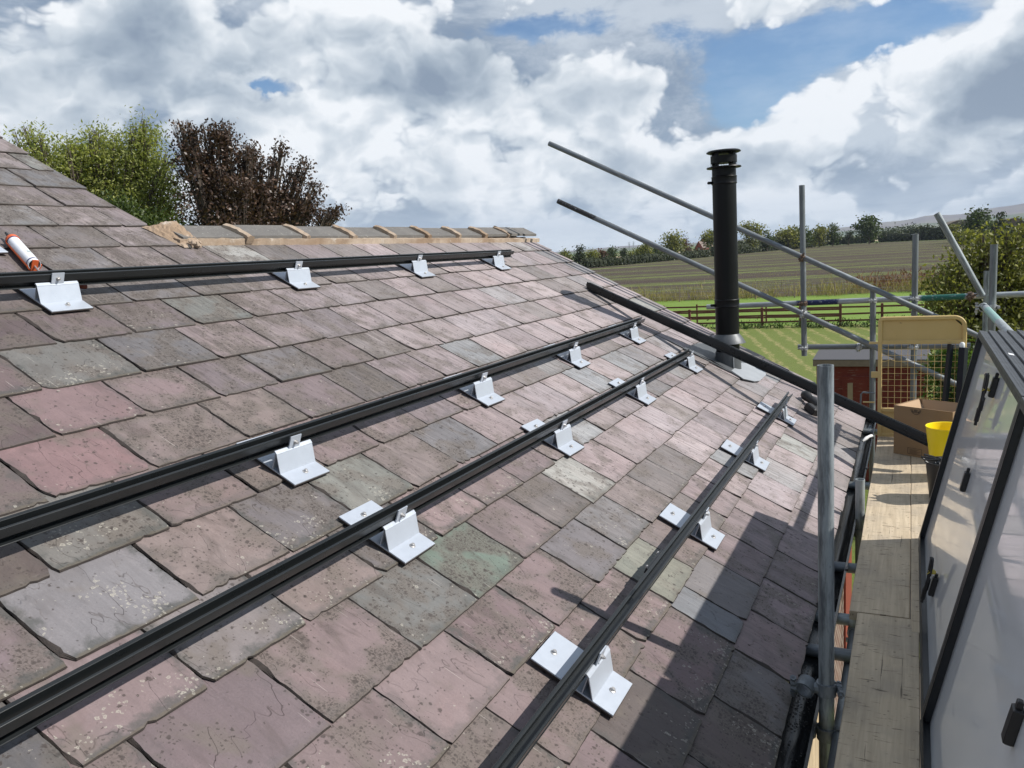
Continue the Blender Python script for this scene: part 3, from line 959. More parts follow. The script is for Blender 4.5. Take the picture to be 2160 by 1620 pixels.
def make_bracket(M, label, group):
    b = thing('roof_bracket', label, 'bracket', M, group=group)
    MB().box((-.1395, -.0015, .0085), (.1395, .1795, .0125), M).build('gasket', M_RUBBER, b)
    MB().box((-.138, 0, .0125), (.138, .178, .0175), M, .0008).build('base_plate', M_ALU, b)
    mb = MB()
    z0 = .0176
    mb.prism([(.071, z0), (.0675, z0), (.0300, .0715), (.0330, .0735)], .0005, .1775, M)
    mb.prism([(.0345, .0738), (.0315, .0705), (.0215, .0755), (.0205, .0735), (.0185, .0745), (.0200, .0795), (.0225, .0800)][::-1], .0005, .1775, M)
    mb.prism([(.0305, .0710), (.0275, .0700), (.0330, z0), (.0362, z0)][::-1], .0005, .1775, M)
    mb.build('riser', M_ALU, b)
    mb = MB()
    mb.prism([(.0300, .0755), (.0260, .0750), (.0208, .1195), (.0248, .1205)][::-1], .062, .114, M)
    tb = mb.build('clamp_tab', M_ALU, b)
    mb = MB()
    Mb = M @ Matrix.Translation((.0285, .088, .097)) @ Matrix.Rotation(PI/2-.2, 4, 'Y')
    mb.lathe([(.009, -.003), (.009, .001), (.0065, .001), (.0065, .007), (.005, .008), (.0035, .008), (.0035, .012)], (0, 0, 0), 6, Mb)
    mb.build('clamp_bolt', M_STEEL, tb)
    for x in (-.098, .100):
        mb = MB()
        Ms = M @ Matrix.Translation((x, .089+.01*math.sin(x*90), .0175))
        mb.lathe([(.0105, 0), (.0105, .0015), (.008, .0025), (.0062, .003), (.0062, .0085), (.005, .0095), (.001, .0095)], (0, 0, 0), 14, Ms)
        mb.build('screw', M_STEEL, b, smooth=True)
    return b


proto = None
for i, u in enumerate(RU):
    for j, y in enumerate(BY[i]):
        M = RM(u-(.014 if i == 1 else 0), y, .009) @ Matrix.Rotation(RNG.uniform(-.02, .02), 4, 'Z')
        lb = 'white aluminium bracket under %s, %s' % (ROW[i], PLACE[j])
        if proto is None:
            proto = make_bracket(M, lb, 'aluminium brackets carrying the rails')
        else:
            dup(proto, M, lb)
dup(proto, RM(3.243, 1.985, .009), 'white aluminium bracket without a rail, above the orange sealant gun')

# ------------------------------------------------------------------ loose rail lying across the verge
A, B = Vector((-2.585, 6.70, Z(-.322))), Vector((.118, 5.56, Z(-1.352)))
ax = (B-A).normalized()
zx = (ND-ax*ND.dot(ax)).normalized()
xx = ax.cross(zx)
M = Matrix(((xx.x, ax.x, zx.x, A.x), (xx.y, ax.y, zx.y, A.y), (xx.z, ax.z, zx.z, A.z), (0, 0, 0, 1)))
r = thing('loose_rail', 'long black rail lying loose down the roof past the flue to the yellow bucket', 'rail', M)
mb = MB()
mb.prism([(x*1.18, z*1.18) for x, z in RAILP][::-1], 0, (B-A).length, M)
mb.build('rail_profile', M_RAIL, r, smooth=True, edge=32)

# ------------------------------------------------------------------ flue
FX, FY = -1.341, 6.571
f = thing('flue_pipe', 'tall matt black twin wall flue with cowl, rising through the slates', 'flue', loc=(FX, FY, Z(-.99)))


def lz(name, prof, m, parent, n=40):
    return MB().lathe([(r, Z(z)) for r, z in prof], (FX, FY, 0), n).build(name, m, parent, smooth=True)


pipe = lz('pipe', [(.092, -.92), (.092, .575)], M_FLUE, f)
for nm, z0, z1 in (('locking_band', .460, .512), ('locking_band', -.500, -.448)):
    b = lz(nm, [(.0925, z0-.006), (.0975, z0-.002), (.0985, z0), (.0965, z0+.006), (.0965, z1-.006), (.0985, z1), (.0975, z1+.002), (.0925, z1+.006)], M_FLUE, f)
    mb = MB()
    mb.tube((FX-.092, FY-.055, Z(z0+.012)), (FX-.118, FY-.035, Z(z0+.012)), .009, 10)
    mb.box((FX-.115, FY-.055, Z(z0+.002)), (FX-.088, FY-.03, Z(z0+.022)))
    mb.build('band_catch', M_FLUE, b)
lz('cowl_collar', [(.10, .575), (.130, .578), (.133, .583), (.130, .589), (.096, .592)], M_FLUE, f)
lz('cowl_shroud', [(.094, .617), (.1005, .617), (.1005, .672), (.094, .672)], M_FLUE, f)
mb = MB()
for i in range(4):
    a = PI/4+i*PI/2+.4
    mb.box((-.004, -.016, Z(.585)), (.004, .016, Z(.70)), Matrix.Translation((FX+.094*math.cos(a), FY+.094*math.sin(a), 0)) @ Matrix.Rotation(a, 4, 'Z'))
mb.build('cowl_leg', M_FLUE, f)
lz('cowl_cap', [(.05, .690), (.120, .692), (.131, .697), (.131, .703), (.118, .712), (.04, .716), (.002, .717)], M_FLUE, f)
mb = MB()
for i in range(32):
    a = 2*PI*i/32
    p = Vector((FX+.099*math.cos(a), FY+.099*math.sin(a), 0))
    mb.tube(p+Vector((0, 0, Z(.588))), p+Vector((0, 0, Z(.695))), .0006, 4)
for z in (.601, .682):
    pts = [(FX+.099*math.cos(2*PI*i/40), FY+.099*math.sin(2*PI*i/40), Z(z)) for i in range(41)]
    mb.path(pts, .0006, 4)
mb.build('cowl_mesh', M_FLUE, f)
lz('storm_collar', [(.0925, -.722), (.096, -.728), (.112, -.748), (.140, -.792), (.141, -.796), (.112, -.765), (.0925, -.740)], M_LEAD, f)
fl = lz('flashing_sleeve', [(.087, -1.12), (.104, -1.02), (.100, -.93), (.0985, -.865), (.0935, -.862)], M_LEAD, f)
mb = MB()
mb.tube((FX+.06, FY-.085, Z(-.90)), (FX+.062, FY-.088, Z(-1.02)), .004, 6)
mb.build('sleeve_seam', M_FLAP, fl)
# base sheet: upper part tucked between slates, lower flap lying over them
mb = MB()
o = [(1.07, 6.31), (.83, 6.40), (.62, 6.33), (.545, 6.31), (.47, 6.42), (.452, 6.50), (.452, 6.78), (.485, 6.93), (.57, 6.93), (.70, 6.92), (.98, 6.95), (1.05, 6.70)]
mb.add([RP(u, y, .021+(.004 if u < .6 else 0)) for u, y in o]+[RP(u, y, .014) for u, y in o], [tuple(range(len(o)-1, -1, -1))]+[(i, (i+1) % len(o), len(o)+(i+1) % len(o), len(o)+i) for i in range(len(o))])
mb.build('flashing_sheet', M_LEAD, f)
mb = MB()
o = [(.66, 6.36), (.545, 6.305), (.47, 6.40), (.444, 6.50), (.442, 6.80), (.478, 6.95), (.575, 6.95), (.66, 6.80)]
mb.add([RP(u, y, .0275) for u, y in o]+[RP(u, y, .023) for u, y in o], [tuple(range(len(o)-1, -1, -1))]+[(i, (i+1) % len(o), len(o)+(i+1) % len(o), len(o)+i) for i in range(len(o))])
mb.build('flashing_flap', M_FLAP, f)
mb = MB()
mb.prism([(x, z) for x, z in [(-.34, .012), (-.34, .020), (.20, .020), (.20, .012)]][::-1], 0, .022, RM(.86, 6.335))
mb.build('flashing_upstand', M_LEAD, f)

# ------------------------------------------------------------------ sealant gun
P1, P2 = RP(3.185, 2.231, .040), RP(2.945, 2.172, .040)
d = (P2-P1).normalized()
zx = (ND-d*ND.dot(d)).normalized()
xx = d.cross(zx)
M = Matrix(((xx.x, d.x, zx.x, P1.x), (xx.y, d.y, zx.y, P1.y), (xx.z, d.z, zx.z, P1.z), (0, 0, 0, 1)))
g = thing('sealant_gun', 'orange sealant gun loaded with a white cartridge, lying behind the highest rail', 'sealant gun', M)
Lc = (P2-P1).length
RX = Matrix.Rotation(-PI/2, 4, 'X')        # lathe axis z -> local y
mb = MB()
mb.lathe([(.002, .0), (.0245, .0), (.0245, Lc), (.0225, Lc), (.0225, .19), (.002, .19)], (0, 0, 0), 28, M @ RX)
ct = mb.build('cartridge', M_TUBEW, g, smooth=True)
mb = MB()
mb.lathe([(.0248, .006), (.0248, .014), (.0246, .014), (.0246, .006)], (0, 0, 0), 28, M @ RX, False)
mb.lathe([(.0248, Lc-.022), (.0248, Lc-.014), (.0246, Lc-.014), (.0246, Lc-.022)], (0, 0, 0), 28, M @ RX, False)
mb.arc(M @ Vector((0, Lc/2, 0)), (M.to_3x3() @ Vector((0, 1, 0))), .0246, .0249, Lc-.03, PI*.10, PI*.17, M.to_3x3() @ Vector((-1, 0, 0)), 4)
mb.build('label_stripe', M_TUBEB, ct)
mb = MB()
for k in range(5):
    mb.arc(M @ Vector((0, .05+.019*k, 0)), (M.to_3x3() @ Vector((0, 1, 0))), .0246, .0248, .004, PI*.36, PI*(.50+.05*((k*7) % 3)), M.to_3x3() @ Vector((-1, 0, 0)), 5)
mb.arc(M @ Vector((0, .165, 0)), (M.to_3x3() @ Vector((0, 1, 0))), .0246, .0249, .022, PI*.36, PI*.56, M.to_3x3() @ Vector((-1, 0, 0)), 5)
mb.build('label_print', M_GREYPRINT, ct)
mb = MB()
mb.lathe([(.003, -.085), (.005, -.085), (.010, -.012), (.012, 0)], (0, 0, 0), 14, M @ RX)
mb.build('nozzle', M_BLACK, ct, smooth=True)
mb = MB()
mb.lathe([(.013, -.012), (.027, -.010), (.028, .004), (.0255, .006)], (0, 0, 0), 28, M @ RX)
mb.arc(M @ Vector((0, Lc/2, -.001)), (M.to_3x3() @ Vector((0, 1, 0))), .0262, .029, Lc, -PI*.95, PI*.03, M.to_3x3() @ Vector((-1, 0, 0)), 12)
mb.build('frame', M_ORANGE, g, smooth=True)
mb = MB()
mb.tube(M @ Vector((0, .12, 0)), M @ Vector((0, Lc+.20, -.012)), .004, 8)
mb.tube(M @ Vector((0, .188, 0)), M @ Vector((0, .192, 0)), .021, 20)
mb.build('plunger_rod', M_STEEL, g)
mb = MB()
h0, h1, h2 = RP(2.80, 2.165, .032), RP(2.775, 2.205, .030), RP(2.752, 2.245, .028)
mb.path([h0, h1, h2], [.010, .007, .006], 8)
mb.box((-.012, Lc-.004, -.03), (.012, Lc+.004, .022), M)
mb.build('handle', M_ORANGE, g)
mb = MB()
mb.path([RP(2.756, 2.238, .030), RP(2.752, 2.246, .030), RP(2.744, 2.268, .029), RP(2.743, 2.271, .029)], [.006, .011, .010, .004], 10)
mb.build('grip', M_ROD, g, smooth=True)

# ------------------------------------------------------------------ black power tool
P1, P2 = RP(.112, 6.655, .062), RP(-.150, 6.43, .050)
d = (P2-P1).normalized()
zx = (ND-d*ND.dot(d)).normalized()
xx = d.cross(zx)
M = Matrix(((xx.x, d.x, zx.x, P1.x), (xx.y, d.y, zx.y, P1.y), (xx.z, d.z, zx.z, P1.z), (0, 0, 0, 1)))
g = thing('power_tool', 'black cordless power tool lying on the slates behind the front scaffold pole', 'power tool', M)
mb = MB()
mb.lathe([(.036, .02), (.0385, .03), (.0385, .05), (.033, .075), (.032, .17), (.036, .20), (.034, .26), (.02, .275), (.002, .277)], (0, 0, 0), 24, M @ RX)
mb.build('body', M_BLACK, g, smooth=True)
mb = MB()
mb.lathe([(.0, .012), (.012, .012), (.012, -.004), (.02, -.006), (.03, .004), (.036, .02)], (0, 0, 0), 24, M @ RX, False)
mb.build('gear_head', M_FRAME, g, smooth=True)
mb = MB()
mb.lathe([(.016, -.008), (.016, -.003), (.012, -.003), (.012, -.008)], (0, 0, 0), 20, M @ RX)
mb.build('chuck', M_STEEL, g, smooth=True)
mb = MB()
mb.path([M @ Vector((-.02, .0, .0)), M @ Vector((-.055, -.02, .0)), M @ Vector((-.075, -.03, -.004))], [.018, .016, .011], 10)
mb.build('side_handle', M_BLACK, g, smooth=True)
mb = MB()
mb.path([M @ Vector((.01, .20, -.01)), M @ Vector((.075, .23, -.02)), M @ Vector((.10, .245, -.022))], [.021, .019, .024], 10)
mb.build('grip', M_BLACK, g, smooth=True)
mb = MB()
mb.box((.085, .20, -.045), (.15, .31, .012), M, .008)
mb.build('battery', M_BLACK, g)
mb = MB()
mb.box((-.006, .085, .031), (.012, .10, .037), M, .001)
mb.box((.03, .262, .0), (.045, .275, .03), M, .002)
mb.build('clip', M_COUP, g)

# ------------------------------------------------------------------ scaffold tubes and couplers
R_T = .02415


def tube(p, q, label, m=None, group='scaffold tubes round the gable and eaves'):
    p, q = Vector(p), Vector(q)
    d = (q-p).normalized()
    M = Matrix.Translation(p) @ d.to_track_quat('Z', 'Y').to_matrix().to_4x4()
    mb = MB()
    mb.tube(p, q, R_T, 28, .004)
    o = mb.build('scaffold_tube', m or M_GALV, M=M, smooth=True)
    return tag(o, label, 'scaffold tube', group)


def coupler(c, d1, d2, label, m=None, off=None):
    """right angle or swivel coupler holding two tubes with axes d1 (at c) and d2 (at c+off)"""
    c, d1, d2 = Vector(c), Vector(d1).normalized(), Vector(d2).normalized()
    off = Vector(off)
    k = thing('tube_coupler', label, 'coupler', loc=tuple(c), group='couplers clamping the scaffold tubes')
    m = m or M_COUP
    for cc, dd, sgn, nm in ((c, d1, 1, 'inner_jaw'), (c+off, d2, -1, 'outer_jaw')):
        ref = off.normalized()*sgn
        mb = MB()
        mb.arc(cc, dd, R_T+.0005, R_T+.007, .042, PI*.06, PI*1.94, -ref, 22)
        sd = dd.cross(ref).normalized()
        e_ = cc-ref*(R_T+.008)
        mb.path([e_+sd*.012, e_+sd*.010-ref*.016], [.013, .010], 8)
        mb.path([e_-sd*.012, e_-sd*.010-ref*.016], [.013, .010], 8)
        j = mb.build(nm, m, k, smooth=True)
        mb = MB()
        b0 = e_-ref*.008
        mb.tube(b0-sd*.036, b0+sd*.050, .0055, 8)
        mb.tube(b0+sd*.022, b0+sd*.036, .0115, 6)
        mb.tube(b0-sd*.036, b0-sd*.027, .011, 6)
        mb.build('bolt', m, j)
    mb = MB()
    mid = c+off*.5
    mb.tube(mid-off.normalized()*(max(.012, off.length/2-R_T)), mid+off.normalized()*(max(.012, off.length/2-R_T)), .020, 10)
    mb.build('pivot', m, k, smooth=True)
    return k


tube((-.239, 2.61, 0.02), (-.239, 2.61, Z(-.388)), 'thick galvanised scaffold pole nearest the camera, standing beside the gutter')
tube((-.247, 4.62, 0.02), (-.247, 4.60, Z(-1.309)), 'short galvanised pole ending at board height beside the gutter')
tube((-3.225, 7.54, Z(1.075)), (.505, 7.54, Z(-.893)), 'upper of two long sloping tubes crossing behind the flue', M_GALV_DARK)
tube((-3.165, 7.54, Z(.515)), (.36, 7.54, Z(-1.297)), 'lower of two long sloping tubes, with a dirty dark upper end',
     galv_mat('dirty_ended_tube', (0.175, 0.195, 0.21), (0.09, 0.095, 0.10), 0.7, paint=[(2, -.1, .42, (.03, .03, .032))]))
tube((-.874, 7.60, Z(-1.045)), (-.884, 7.60, Z(.455)), 'tall upright tube hung between the two sloping tubes', M_GALV_DARK)
tube((-.312, 7.60, 0.02), (-.312, 7.60, Z(-.462)), 'upright scaffold pole just left of the cream gate', M_GALV_DARK)
tube((.008, 7.60, 0.02), (.008, 7.60, Z(-.028)), 'upright scaffold pole rising behind the cream gate', M_GALV_DARK)
tube((.50, 6.69, 0.02), (.505, 6.69, Z(-.13)), 'upright corner pole to the right of the leaning tube', M_GALV_DARK)
tube((.535, 7.66, 0.02), (.535, 7.66, Z(-.36)), 'grey upright pole half hidden behind the corner pole')
tube((-1.75, 7.66, Z(-.585)), (1.9, 7.66, Z(-.545)), 'horizontal guard tube with dark blue and green paint bands',
     galv_mat('tube_with_painted_bands', (0.36, 0.39, 0.41), paint=[(2, .80, 1.14, (.015, .022, .08)), (2, 1.80, 2.12, (.02, .12, .095))]))
tube((.485, 7.35, Z(-.535)), (.155, 7.30, Z(.125)), 'leaning tube with an open end against the sky')
tube((-.935, 7.66, Z(-.973)), (.43, 7.66, Z(-.973)), 'low horizontal tube passing behind the mesh of the cream gate', M_GALV_DARK)
tube((.463, -1.3, Z(-.575)), (.463, 6.83, Z(-.575)), 'guard tube with pale green paint running over the panel stack',
     galv_mat('pale_green_tube', (0.38, 0.42, 0.43), paint=[(2, 6.9, 7.75, (.25, .42, .38))]))
YT = [2.18, 3.07, 3.38, 3.95, 5.35, 6.9]
YL = ['carrying the boards nearest the camera', 'under the near board beside the black gutter', 'at the joint between the two walkway boards', 'dark, below the far board by the short pole', 'far along, under the board in front of the box', 'under the far board end at the gate']
for i, (yy, lb) in enumerate(zip(YT, YL)):
    tube((-.44 if i != 1 else -.36, yy, Z(-1.5642)), (1.0, yy, Z(-1.5642)), 'short cross tube '+lb, (M_GALV_DARK if i in (1, 3) else M_GALV), 'cross tubes under the walkway boards')
tube((-.247+.05, 4.66, Z(-1.613)), (-.247+.05, -1.2, Z(-1.613)), 'long ledger tube under the inner edge of the walkway', M_GALV_DARK, 'cross tubes under the walkway boards')
d45 = Vector((3.73, 0, -1.968)).normalized()
d45b = Vector((3.525, 0, -1.812)).normalized()
coupler((-.880, 7.60, Z(-.17)), (0, 0, 1), d45, 'rusty coupler where the upper sloping tube meets the tall upright', M_RUST, (0, -.058, 0))
coupler((-.876, 7.60, Z(-.661)), (0, 0, 1), d45b, 'shiny coupler where the lower sloping tube meets the tall upright', None, (0, -.058, 0))
coupler((-.877, 7.60, Z(-.574)), (0, 0, 1), (1, 0, 0), 'brown coupler on the blue painted guard tube', M_RUST, (0, .058, 0))
coupler((-.874, 7.60, Z(-.973)), (0, 0, 1), (1, 0, 0), 'coupler at the foot of the tall upright', None, (0, .058, 0))
coupler((-.312, 7.60, Z(-.566)), (0, 0, 1), (1, 0, 0), 'bright coupler on the pole left of the cream gate', None, (0, .058, 0))
coupler((-.42, 7.66, Z(-.973)), (1, 0, 0), d45b, 'coupler on the low horizontal tube left of the gate', None, (0, -.06, 0))
coupler((.008, 7.60, Z(-.562)), (0, 0, 1), (1, 0, 0), 'bright coupler on the pole rising behind the cream gate', None, (0, .058, 0))
coupler((.008, 7.60, Z(-.973)), (0, 0, 1), (1, 0, 0), 'coupler behind the mesh of the cream gate', None, (0, .058, 0))
coupler((.502, 6.69, Z(-.575)), (0, 0, 1), (0, 1, 0), 'coupler joining the pale green guard tube to the corner pole', None, (-.055, 0, 0))
coupler((.42, 7.66, Z(-.56)), (1, 0, 0), (.447, 0, -.894), 'dark rusty coupler at the foot of the leaning tube', M_RUST, (0, -.06, 0))
coupler((-.239, 2.61, Z(-1.455)), (0, 0, 1), (.25, .9, .3), 'open jawed coupler on the front pole, over the gutter', M_GALV_DARK, (-.062, -.01, 0))
coupler((-.239, 2.61, Z(-1.613)), (0, 0, 1), (0, 1, 0), 'dark coupler low on the front pole, below the gutter', M_GALV_DARK, (.047, 0, 0))
coupler((-.247, 4.605, Z(-1.613)), (0, 0, 1), (0, 1, 0), 'coupler at the foot of the short pole', M_GALV_DARK, (.05, 0, 0))
for i in (2, 3):
    coupler((-.197, YT[i], Z(-1.613)), (0, 1, 0), (1, 0, 0), 'coupler under the boards at the %s cross tube' % ('joint' if i == 2 else 'dark'), None, (0, 0, .049))

# ------------------------------------------------------------------ walkway boards


def board(x0, x1, y0, y1, skew, label):
    M = Matrix.Translation((x0, y0, Z(-1.5))) @ Matrix.Rotation(skew, 4, 'Z')
    mb = MB()
    n = 14
    rng = random.Random(int(y0*100)+int(x0*1000))
    L, W = y1-y0, x1-x0
    rings = []
    for i in range(n+1):
        y = L*i/n
        a, b = rng.uniform(-.0015, .0015), rng.uniform(-.0015, .0015)
        zt = .0012*math.sin(i*1.3)
        rings.append([M @ Vector(p) for p in ((a+.003, y, zt), (a, y, zt-.004), (a, y, -.038), (W+b, y, -.038), (W+b, y, zt-.004), (W+b-.003, y, zt))])
    mb.rings(rings)
    return tag(mb.build('scaffold_board', M_BOARD, M=M), label, 'board', 'weathered boards of the scaffold walkway')


board(-.195, .028, -1.2, 3.322, -.002, 'weathered grey walkway board in the foreground, nearest the camera beside the gutter')
board(-.2185, .004, 3.330, 7.15, .003, 'sunlit walkway board along the gutter, running from the joint to the cream gate')
board(.034, .256, -1.2, 3.20, -.002, 'near walkway board mostly hidden under the leaning panels')
board(.0065, .230, 3.212, 7.15, .0028, 'walkway board under the cardboard box and yellow bucket')
board(.262, .484, -1.2, 3.26, 0, 'outer near walkway board behind the leaning panels')
board(.243, .466, 3.272, 7.15, 0, 'outer far walkway board behind the panel stack')

# ------------------------------------------------------------------ solar panels
TH = math.atan2(.238, 1.032)


def make_panel(x, z, y0, y1, label, group, backs=True, th=TH):
    M = Matrix.Translation((x, y0, z)) @ Matrix.Rotation(th, 4, 'Y')       # local z up the panel, x through it (0 = back), y along
    L, Hh, D = y1-y0, 1.055, .035
    p = thing('solar_panel', label, 'solar panel', M, group=group)
    mb = MB()
    w_ = .011
    for a, b in (((0, 0, 0), (D, L, w_)), ((0, 0, Hh-w_), (D, L, Hh)), ((0, 0, w_), (D, w_, Hh-w_)), ((0, L-w_, w_), (D, L, Hh-w_))):
        mb.box(a, b, M, .0008)
    for zz_ in (.012, .022):
        mb.box((zz_-.0008, .004, Hh-.0002), (zz_+.0008, L-.004, Hh+.0006), M)
    fr = mb.build('frame', M_FRAME, p)
    mb = MB()
    fw = .028
    for a, b in (((.0005, w_, w_), (.003, L-w_, fw)), ((.0005, w_, Hh-fw), (.003, L-w_, Hh-w_)), ((.0005, w_, fw), (.003, fw, Hh-fw)), ((.0005, L-fw, fw), (.003, L-w_, Hh-fw))):
        mb.box(a, b, M)
    mb.build('frame_flange', M_FRAMEDK, p)
    MB().box((.0255, w_, w_), (.028, L-w_, Hh-w_), M).build('backsheet', M_BACK, p)
    MB().box((.0285, w_, w_), (.033, L-w_, Hh-w_), M).build('cell_glass', M_CELL, p)
    if backs:
        yc = L-.92
        for zz_ in (.95, .58, .14):
            mb = MB()
            mb.box((.006, yc-.016, zz_-.040), (.0252, yc+.016, zz_+.036), M, .003)
            mb.box((.010, yc-.008, zz_+.033), (.021, yc+.008, zz_+.052), M, .002)
            mb.build('junction_box', M_BLACK, p)
        for z0, sg in ((.965, 1), (.225, 1)):
            mb = MB()
            for q in range(4):
                dx = -.006-.005*(q % 2)
                dy = .010*(q-1.5)
                ln = .085-.010*q
                pts = [(dx, yc+dy-.004, z0-ln*.5), (dx-.003, yc+dy-.011, z0), (dx-.006, yc+dy-.007, z0+ln*.28), (dx-.008, yc+dy+.003, z0+ln*.34), (dx-.005, yc+dy+.009, z0+ln*.2), (dx-.002, yc+dy+.006, z0-ln*.5), (dx, yc+dy, z0-ln*.85)]
                mb.path([M @ Vector(a) for a in pts], .0034, 6)
            cb = mb.build('cable_bundle', M_BLACK, p, smooth=True)
            mb = MB()
            for q in (0, 1):
                zs = z0-.062-.045*q
                mb.tube(M @ Vector((-.006, yc+.012*q, zs)), M @ Vector((-.004, yc+.012*q+.008, zs-.05)), .0085, 10)
                mb.tube(M @ Vector((-.004, yc+.012*q+.008, zs-.05)), M @ Vector((-.003, yc+.012*q+.010, zs-.066)), .0055, 8)
            mb.build('connector', M_BLACK, cb, smooth=True)
            mb = MB()
            mb.lathe([(.021, -.002), (.0225, -.002), (.0225, .002), (.021, .002)], (0, 0, 0), 14, M @ Matrix.Translation((-.002, yc+.002, z0-.03)) @ Matrix.Scale(.62, 4, (1, 0, 0)))
            mb.tube(M @ Vector((-.012, yc-.018, z0-.03)), M @ Vector((-.020, yc-.032, z0-.034)), .0015, 5)
            mb.build('cable_tie', M_TIE, cb)
    return p


GP = 'black framed solar panels leaning on the outer guard tube'
make_panel(.036, Z(-1.499), 2.602, 4.276, 'solar panel seen from behind, leaning at the front of the far stack', GP)
lab2 = ['second panel of the stack, a white sticker on its top edge', 'third panel of the leaning stack, only its top edge showing', 'fourth panel of the leaning stack, only its top edge showing', 'last panel of the leaning stack, touching the guard tube']
for k in range(4):
    xx_ = .036+.0372*(k+1)
    pnl = make_panel(xx_, Z(-1.499), 2.602+RNG.uniform(-.012, .012), 4.276+RNG.uniform(-.004, .004), lab2[k], GP, False)
    if k == 0:
        M = XF[pnl.name]
        MB().box((.008, .86, 1.0556), (.026, .905, 1.0562), M).build('sticker', M_WHITE, pnl)
make_panel(.034, Z(-1.499), .905, 2.585, 'nearest solar panel, its white back filling the lower right corner', GP)

# ------------------------------------------------------------------ cream ladder gate
GY, GX0, GX1, GB, GT = 6.44, -.229, .338, Z(-1.492), Z(-.602)
g = thing('ladder_gate', 'cream painted steel ladder gate with a mesh panel, chipped and rusty', 'gate', loc=(GX0, GY, GB))
mb = MB()
sq = .014


def sqpath(mb, pts, s):
    pts = [Vector(p) for p in pts]
    rings = []
    for i, p in enumerate(pts):
        d = (pts[min(i+1, len(pts)-1)]-pts[max(i-1, 0)]).normalized()
        nrm = Vector((0, 1, 0))
        sd = d.cross(nrm).normalized()
        c = s*.35
        rings.append([p+sd*a+nrm*b for a, b in ((s, s-c), (s-c, s), (-s+c, s), (-s, s-c), (-s, -s+c), (-s+c, -s), (s-c, -s), (s, -s+c))])
    mb.rings(rings)


pts = [(GX0+sq, GY, GB), (GX0+sq, GY, GT-.03)]
for i in range(1, 6):
    a = PI-PI/2*i/5
    pts.append((GX0+sq+.02+.02*math.cos(a), GY, GT-.034+.02*math.sin(a)))
for i in range(0, 8):
    a = PI/2-PI/2*i/7
    pts.append((GX1-sq-.065+.065*math.cos(a), GY, GT-sq-.065+.065*math.sin(a)))
pts.append((GX1-sq, GY, GB))
sqpath(mb, pts, sq)
for z in (Z(-.788), Z(-1.290), Z(-1.478)):
    mb.box((GX0+2*sq, GY-sq*.95, z-sq), (GX1-2*sq, GY+sq*.95, z+sq), None, .003)
mb.build('gate_frame', M_CREAM, g)
mb = MB()
mb.add([(GX0+.026, GY+.004, Z(-.776)), (GX1-.026, GY+.004, Z(-.776)), (GX1-.026, GY+.004, Z(-.68)), (GX1-.085, GY+.004, Z(-.625)), (GX0+.026, GY+.004, Z(-.625)),
        (GX0+.026, GY+.007, Z(-.776)), (GX1-.026, GY+.007, Z(-.776)), (GX1-.026, GY+.007, Z(-.68)), (GX1-.085, GY+.007, Z(-.625)), (GX0+.026, GY+.007, Z(-.625))],
       [(0, 1, 2, 3, 4), (9, 8, 7, 6, 5)]+[(i, 5+i, 5+(i+1) % 5, (i+1) % 5) for i in range(5)])
mb.build('top_sheet', M_CREAM, g)
MB().box((GX0+.026, GY+.003, Z(-1.466)), (GX1-.026, GY+.006, Z(-1.302)), None, 0).build('kick_sheet', M_CREAM, g)
mb = MB()
nx, nz = 12, 11
for i in range(1, nx):
    x = GX0+.026+(GX1-GX0-.052)*i/nx
    mb.tube((x, GY, Z(-1.29)), (x, GY, Z(-.79)), .0017, 5)
for i in range(1, nz):
    z = Z(-1.285)+.49*i/nz
    if i == 8:
        mb.path([(GX0+.02, GY-.004, z), (GX0+.05, GY-.004, z), (GX0+.085, GY-.010, z+.016), (GX0+.115, GY-.008, z+.002), (GX1-.02, GY-.004, z)], .0022, 5)
    else:
        mb.tube((GX0+.02, GY-.004, z), (GX1-.02, GY-.004, z), .0017, 5)
mb.build('mesh', M_CREAM, g)
mb = MB()
mb.box((GX0-.045, GY-.012, Z(-1.05)), (GX0+.004, GY+.012, Z(-1.005)), None, .003)
mb.build('hinge', M_CREAM, g)
MB().box((GX0-.06, GY-.012, Z(-.80)), (GX0+.002, GY+.008, Z(-.784)), None, .002).build('stop_bar', M_CREAM, g)
MB().tube((GX0-.10, GY-.002, Z(-1.235)), (GX0-.02, GY-.002, Z(-1.235)), .006, 8).build('latch_pin', M_CREAM, g)
mb = MB()
mb.path([(GX0-.02, GY+.02, Z(-1.17)), (GX0-.10, GY+.02, Z(-1.165)), (GX0-.115, GY+.02, Z(-1.18)), (GX0-.118, GY+.02, Z(-1.28))], .006, 8)
mb.build('latch_rod', M_GALV_DARK, g, smooth=True)
for x, x2, w_, ln, lb in ((.238, .19, .015, .50, 'slim dark navy rail standing upright against the gate mesh'), (.318, .290, .022, .62, 'thicker dark upright rail with a white cap at the gate edge')):
    p, q = Vector((x2, GY-.075, Z(-1.496))), Vector((x, GY-.035, Z(-.80 if w_ < .02 else -.825)))
    d = (q-p).normalized()
    M = Matrix.Translation(p) @ d.to_track_quat('Z', 'Y').to_matrix().to_4x4()
    r = thing('upright_rail', lb, 'rail', M)
    L = (q-p).length
    mb = MB()
    mb.box((-w_, -w_, 0), (w_, w_, L), M, .002)
    mb.box((-w_*.4, -w_-.003, 0.002), (w_*.4, -w_+.001, L-.002), M)
    mb.build('rail_profile', M_NAVY, r)
    if w_ > .02:
        mb = MB()
        mb.lathe([(.017, L), (.0185, L+.008), (.018, L+.024), (.012, L+.034), (.002, L+.037)], (.012, 0, 0), 16, M)
        mb.build('end_cap', M_WHITE, r, smooth=True)

